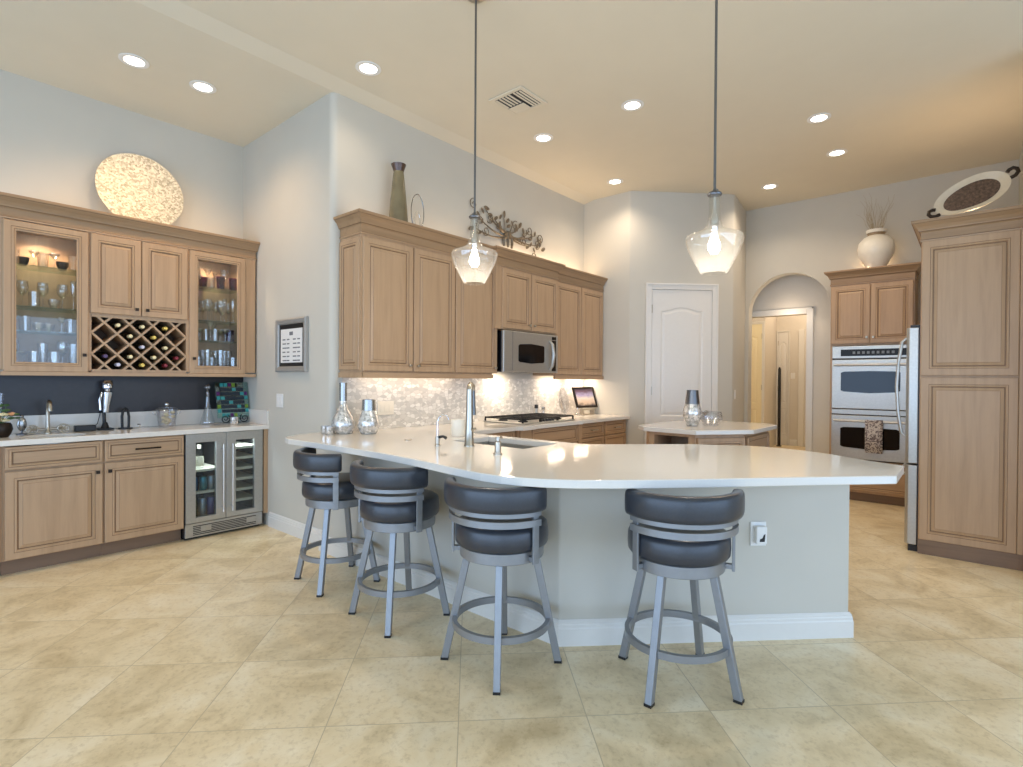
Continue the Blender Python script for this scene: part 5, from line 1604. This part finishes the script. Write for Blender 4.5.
t = thing('ceiling_vent', 'square white louvred air vent in the ceiling right of the first pendant', 'vent', (3.365, 2.84, 3.599))
vb = MB(); s0 = slab([(-0.17, -0.17), (0.17, -0.17), (0.17, 0.17), (-0.17, 0.17)], -0.012, -0.001, [[(-0.135, -0.135), (0.135, -0.135), (0.135, 0.135), (-0.135, 0.135)]]); s0.build('frame', CEIL, t, bevel=0.003)
MB().box((-0.134, -0.134, -0.003), (0.134, 0.134, -0.001)).build('duct', GRILLE, t)
lv = MB()
for k in range(5):       # slats of the two bent-blade groups and the solid centre plate
    a = 0.112 - 0.033 * k
    lv.add([(-0.13, a, -0.010), (-0.13, a + 0.015, -0.012), (0.02, a + 0.015, -0.012), (0.02, a, -0.010)], [(0, 1, 2, 3)])
for k in range(3):
    a = -0.128 + 0.030 * k
    lv.add([(-0.13, a, -0.010), (-0.13, a + 0.014, -0.012), (0.13, a + 0.014, -0.012), (0.13, a, -0.010)], [(0, 1, 2, 3)])
lv.add([(0.03, -0.03, -0.011), (0.13, -0.03, -0.011), (0.13, 0.13, -0.011), (0.03, 0.13, -0.011)], [(0, 1, 2, 3)])
o = lv.build('louvres', CEIL, t); sm = o.modifiers.new('s', 'SOLIDIFY'); sm.thickness = 0.003

SH = [(0.060, 0.0), (0.064, 0.004), (0.092, 0.055), (0.122, 0.115), (0.135, 0.155), (0.138, 0.168), (0.137, 0.178), (0.130, 0.187), (0.098, 0.199), (0.062, 0.212), (0.042, 0.232), (0.030, 0.262), (0.027, 0.30), (0.026, 0.385)]
SHADE = SH + [(r - 0.0025, z) for r, z in reversed(SH)]


def pendant(x, y, z, label):
    t = thing('pendant_light', label, 'pendant light', (x, y, z), 0, 'glass pendants over the peninsula')
    top = 3.599 - z
    MB().lathe(SHADE + [SH[0]], 40).build('glass_shade', SEEDED, t, smooth=40)
    sb = MB(); sb.lathe([(0, 0.20), (0.014, 0.20), (0.020, 0.215), (0.020, 0.275), (0.009, 0.30), (0.006, 0.33), (0.006, 0.382), (0, 0.382)], 16); sb.build('socket', CHROME, t, smooth=40)
    sb = MB(); sb.lathe([(0, 0.386), (0.033, 0.386), (0.035, 0.392), (0.030, 0.40), (0.012, 0.408), (0.0075, 0.42), (0, 0.42)], 20)
    for a in (0.6, 0.6 + PI):
        sb.tube([(0.03 * math.cos(a), 0.03 * math.sin(a), 0.394), (0.048 * math.cos(a), 0.048 * math.sin(a), 0.396)], 0.006, 8)
    sb.build('cap', STEELD, t, smooth=40)
    MB().lathe([(0, 0.42), (0.0065, 0.42), (0.0065, top - 0.018), (0, top - 0.018)], 12).build('rod', STEELD, t, smooth=40)
    MB().lathe([(0.01, top - 0.020), (0.055, top - 0.016), (0.060, top - 0.012), (0.060, top - 0.001), (0, top - 0.001)], 28).build('canopy', NICKEL, t, smooth=40)
    MB().lathe([(0, 0.095), (0.016, 0.10), (0.030, 0.125), (0.029, 0.145), (0.016, 0.18), (0.013, 0.20), (0, 0.20)], 18).build('bulb', BULB, t, smooth=60)
    light('pendant_glow', 'POINT', (x, y, z + 0.06), 14, (1.0, 0.88, 0.74), 0.04)
    return t


pendant(2.275, 2.25, 1.903, 'left clear glass pendant, hanging in front of the kitchen wall cabinets')
pendant(2.679, 0.988, 1.868, 'right clear glass pendant, hanging in front of the pantry door wall')

# cove lights lying on top of the cabinets behind the crown mouldings
for n_, (p_, w_, l_, h_, tg) in enumerate((((1.30, 5.25, 2.61), 1.5, 1.7, 0.06, (1.30, 5.28, 4)), ((3.05, 3.70, 2.61), 1.3, 1.3, 0.06, (3.05, 3.74, 4)), ((5.0, 3.70, 2.61), 5, 1.5, 0.06, (5.0, 3.74, 4)),
                                           ((7.44, 0.90, 2.61), 3.0, 0.06, 0.6, (7.38, 0.90, 4)), ((5.85, 0.0, 2.61), 4, 0.8, 0.06, (5.85, 0.0, 4)))):
    light('cabinet_top_light', 'AREA', p_, w_, kelvin(3000), l_, h_, tg)

# cabinet puck lights
for x in (0.772, 1.934):
    light('puck', 'SPOT', (x, YB + 0.15, 2.385), 13, kelvin(3000), 0.02, target=(x, YB + 0.19, 1.4), angle=2.6, blend=0.6)
light('hall_lamp', 'POINT', (9.4, 2.6, 3.2), 40, (1.0, 0.86, 0.70), 0.1)
light('hall_lamp', 'POINT', (11.6, 2.3, 3.0), 25, kelvin(3500), 0.1)
light('vestibule_fill_light', 'POINT', (7.72, 1.9, 2.2), 3.5, kelvin(3500), 0.1)  # unseen fill light, added to brighten the casing and vestibule

# ------------------------------------------------------------------ bar stools
def make_stool():
    t = thing('bar_stool', '', 'bar stool', (0, 0, 0), 0, 'grey swivel bar stools along the peninsula')
    zt = 0.525
    for k in range(4):
        a = math.radians(45 + 90 * k)
        ca, sa = math.cos(a), math.sin(a)
        r0, r1 = 0.158, 0.270
        lm = MB()
        hw, hr = 0.0155, 0.0175
        vs = []
        for r, z in ((r1, 0.006), (r0, zt)):
            for dr, dt in ((-hr, -hw), (hr, -hw), (hr, hw), (-hr, hw)):
                vs.append(((r + dr) * ca - dt * sa, (r + dr) * sa + dt * ca, z))
        lm.add(vs, [(3, 2, 1, 0), (4, 5, 6, 7), (0, 1, 5, 4), (1, 2, 6, 5), (2, 3, 7, 6), (3, 0, 4, 7)])
        lg = lm.build('leg', STOOLM, t, bevel=0.003)
        fm = MB(); vs = [((r1 + dr * 1.03) * ca - dt * 1.03 * sa, (r1 + dr * 1.03) * sa + dt * 1.03 * ca, z) for z in (0.0, 0.012) for dr, dt in ((-hr, -hw), (hr, -hw), (hr, hw), (-hr, hw))]
        fm.add(vs, [(3, 2, 1, 0), (4, 5, 6, 7), (0, 1, 5, 4), (1, 2, 6, 5), (2, 3, 7, 6), (3, 0, 4, 7)])
        fm.build('foot_cap', BLACK, lg)
    MB().arcbar(0.222, 0, 2 * PI, [(-0.010, 0.185), (0.010, 0.185), (0.010, 0.215), (-0.010, 0.215)], 56, closed=True).build('foot_ring', STOOLM, t, smooth=40)
    # swivel part
    MB().lathe([(0, 0.520), (0.150, 0.520), (0.196, 0.516), (0.199, 0.519), (0.199, 0.566), (0.190, 0.570), (0, 0.570)], 48).build('seat_band', STOOLM, t, smooth=40)
    MB().lathe([(0, 0.571), (0.200, 0.571), (0.213, 0.575), (0.220, 0.586), (0.222, 0.615), (0.220, 0.655), (0.213, 0.671), (0.198, 0.680), (0.15, 0.685), (0, 0.687)], 48).build('seat', LEATHER, t, smooth=60)
    # padded back, centred on local -x (behind the sitter)
    zc, hh, ht = 0.815, 0.057, 0.028
    sect = []
    for k in range(20):
        a = 2 * PI * k / 20
        ca, sa = math.cos(a), math.sin(a)
        sect.append((ht * math.copysign(abs(ca) ** 0.6, ca), zc + hh * math.copysign(abs(sa) ** 0.5, sa)))
    bk = MB(); n = 40; amax = math.radians(74)
    vs = []; rows = []
    ends = [(-1, 0.45), (-0.985, 0.8), (-0.95, 0.97)]
    stops = [(-1.0, 0.5), (-0.99, 0.82), (-0.965, 0.96)] + [(-0.92 + 1.84 * k / n, 1.0) for k in range(n + 1)] + [(0.965, 0.96), (0.99, 0.82), (1.0, 0.5)]
    for q, sc in stops:
        a = PI + amax * q
        row = []
        for dr, z in sect:
            R_ = 0.247 + dr * sc
            row.append(len(vs)); vs.append((R_ * math.cos(a), R_ * math.sin(a), zc + (z - zc) * (0.55 + 0.45 * sc)))
        rows.append(row)
    fs = []
    for A, B in zip(rows[:-1], rows[1:]):
        for k in range(20):
            fs.append((A[k], B[k], B[(k + 1) % 20], A[(k + 1) % 20]))
    fs.append(tuple(rows[0])); fs.append(tuple(reversed(rows[-1])))
    bk.add(vs, fs); bk.build('backrest', LEATHER, t, smooth=60)
    ap = math.radians(70)
    for (z0, z1) in ((0.738, 0.764), (0.693, 0.722)):
        MB().arcbar(0.245, PI - ap, PI + ap, [(-0.006, z0), (0.006, z0), (0.006, z1), (-0.006, z1)], 32).build('back_rail', STOOLM, t, smooth=40)
    for s in (-1, 1):
        a = PI + s * math.radians(66)
        da = 0.017 / 0.236
        MB().arcbar(0.232, a - da, a + da, [(-0.006, 0.520), (0.006, 0.520), (0.006, 0.79), (-0.006, 0.79)], 2).build('back_post', STOOLM, t, bevel=0.002)
        MB().arcbar(0.212, a - da * 0.8, a + da * 0.8, [(-0.013, 0.528), (0.014, 0.528), (0.014, 0.548), (-0.013, 0.548)], 2).build('post_bracket', STOOLM, t)
    return t


stool = make_stool()
ST = [((1.965, 3.205), -8, -10, 'grey-framed charcoal leather bar stool nearest the bar, at the far left end of the peninsula'),
      ((1.915, 2.475), -5, 12, 'charcoal leather swivel stool second from left, between two others at the peninsula'),
      ((1.92, 1.705), -7, 16, 'charcoal leather swivel stool third from left, at the bend of the peninsula counter'),
      ((2.325, 1.007), 45, 41, 'lone charcoal leather swivel stool on the right, in front of the wall outlet')]
for i, ((x, y), legs, face, lab) in enumerate(ST):
    o = stool if i == 0 else dup(stool, (0, 0, 0), 0, lab)
    o.location = (x, y, 0); o.rotation_euler.z = math.radians(legs); o['label'] = lab
    for ch in o.children:
        if ch.name.split('.')[0] in ('seat_band', 'seat', 'backrest', 'back_rail', 'back_post', 'post_bracket'):
            ch.rotation_euler.z = math.radians(face - legs)
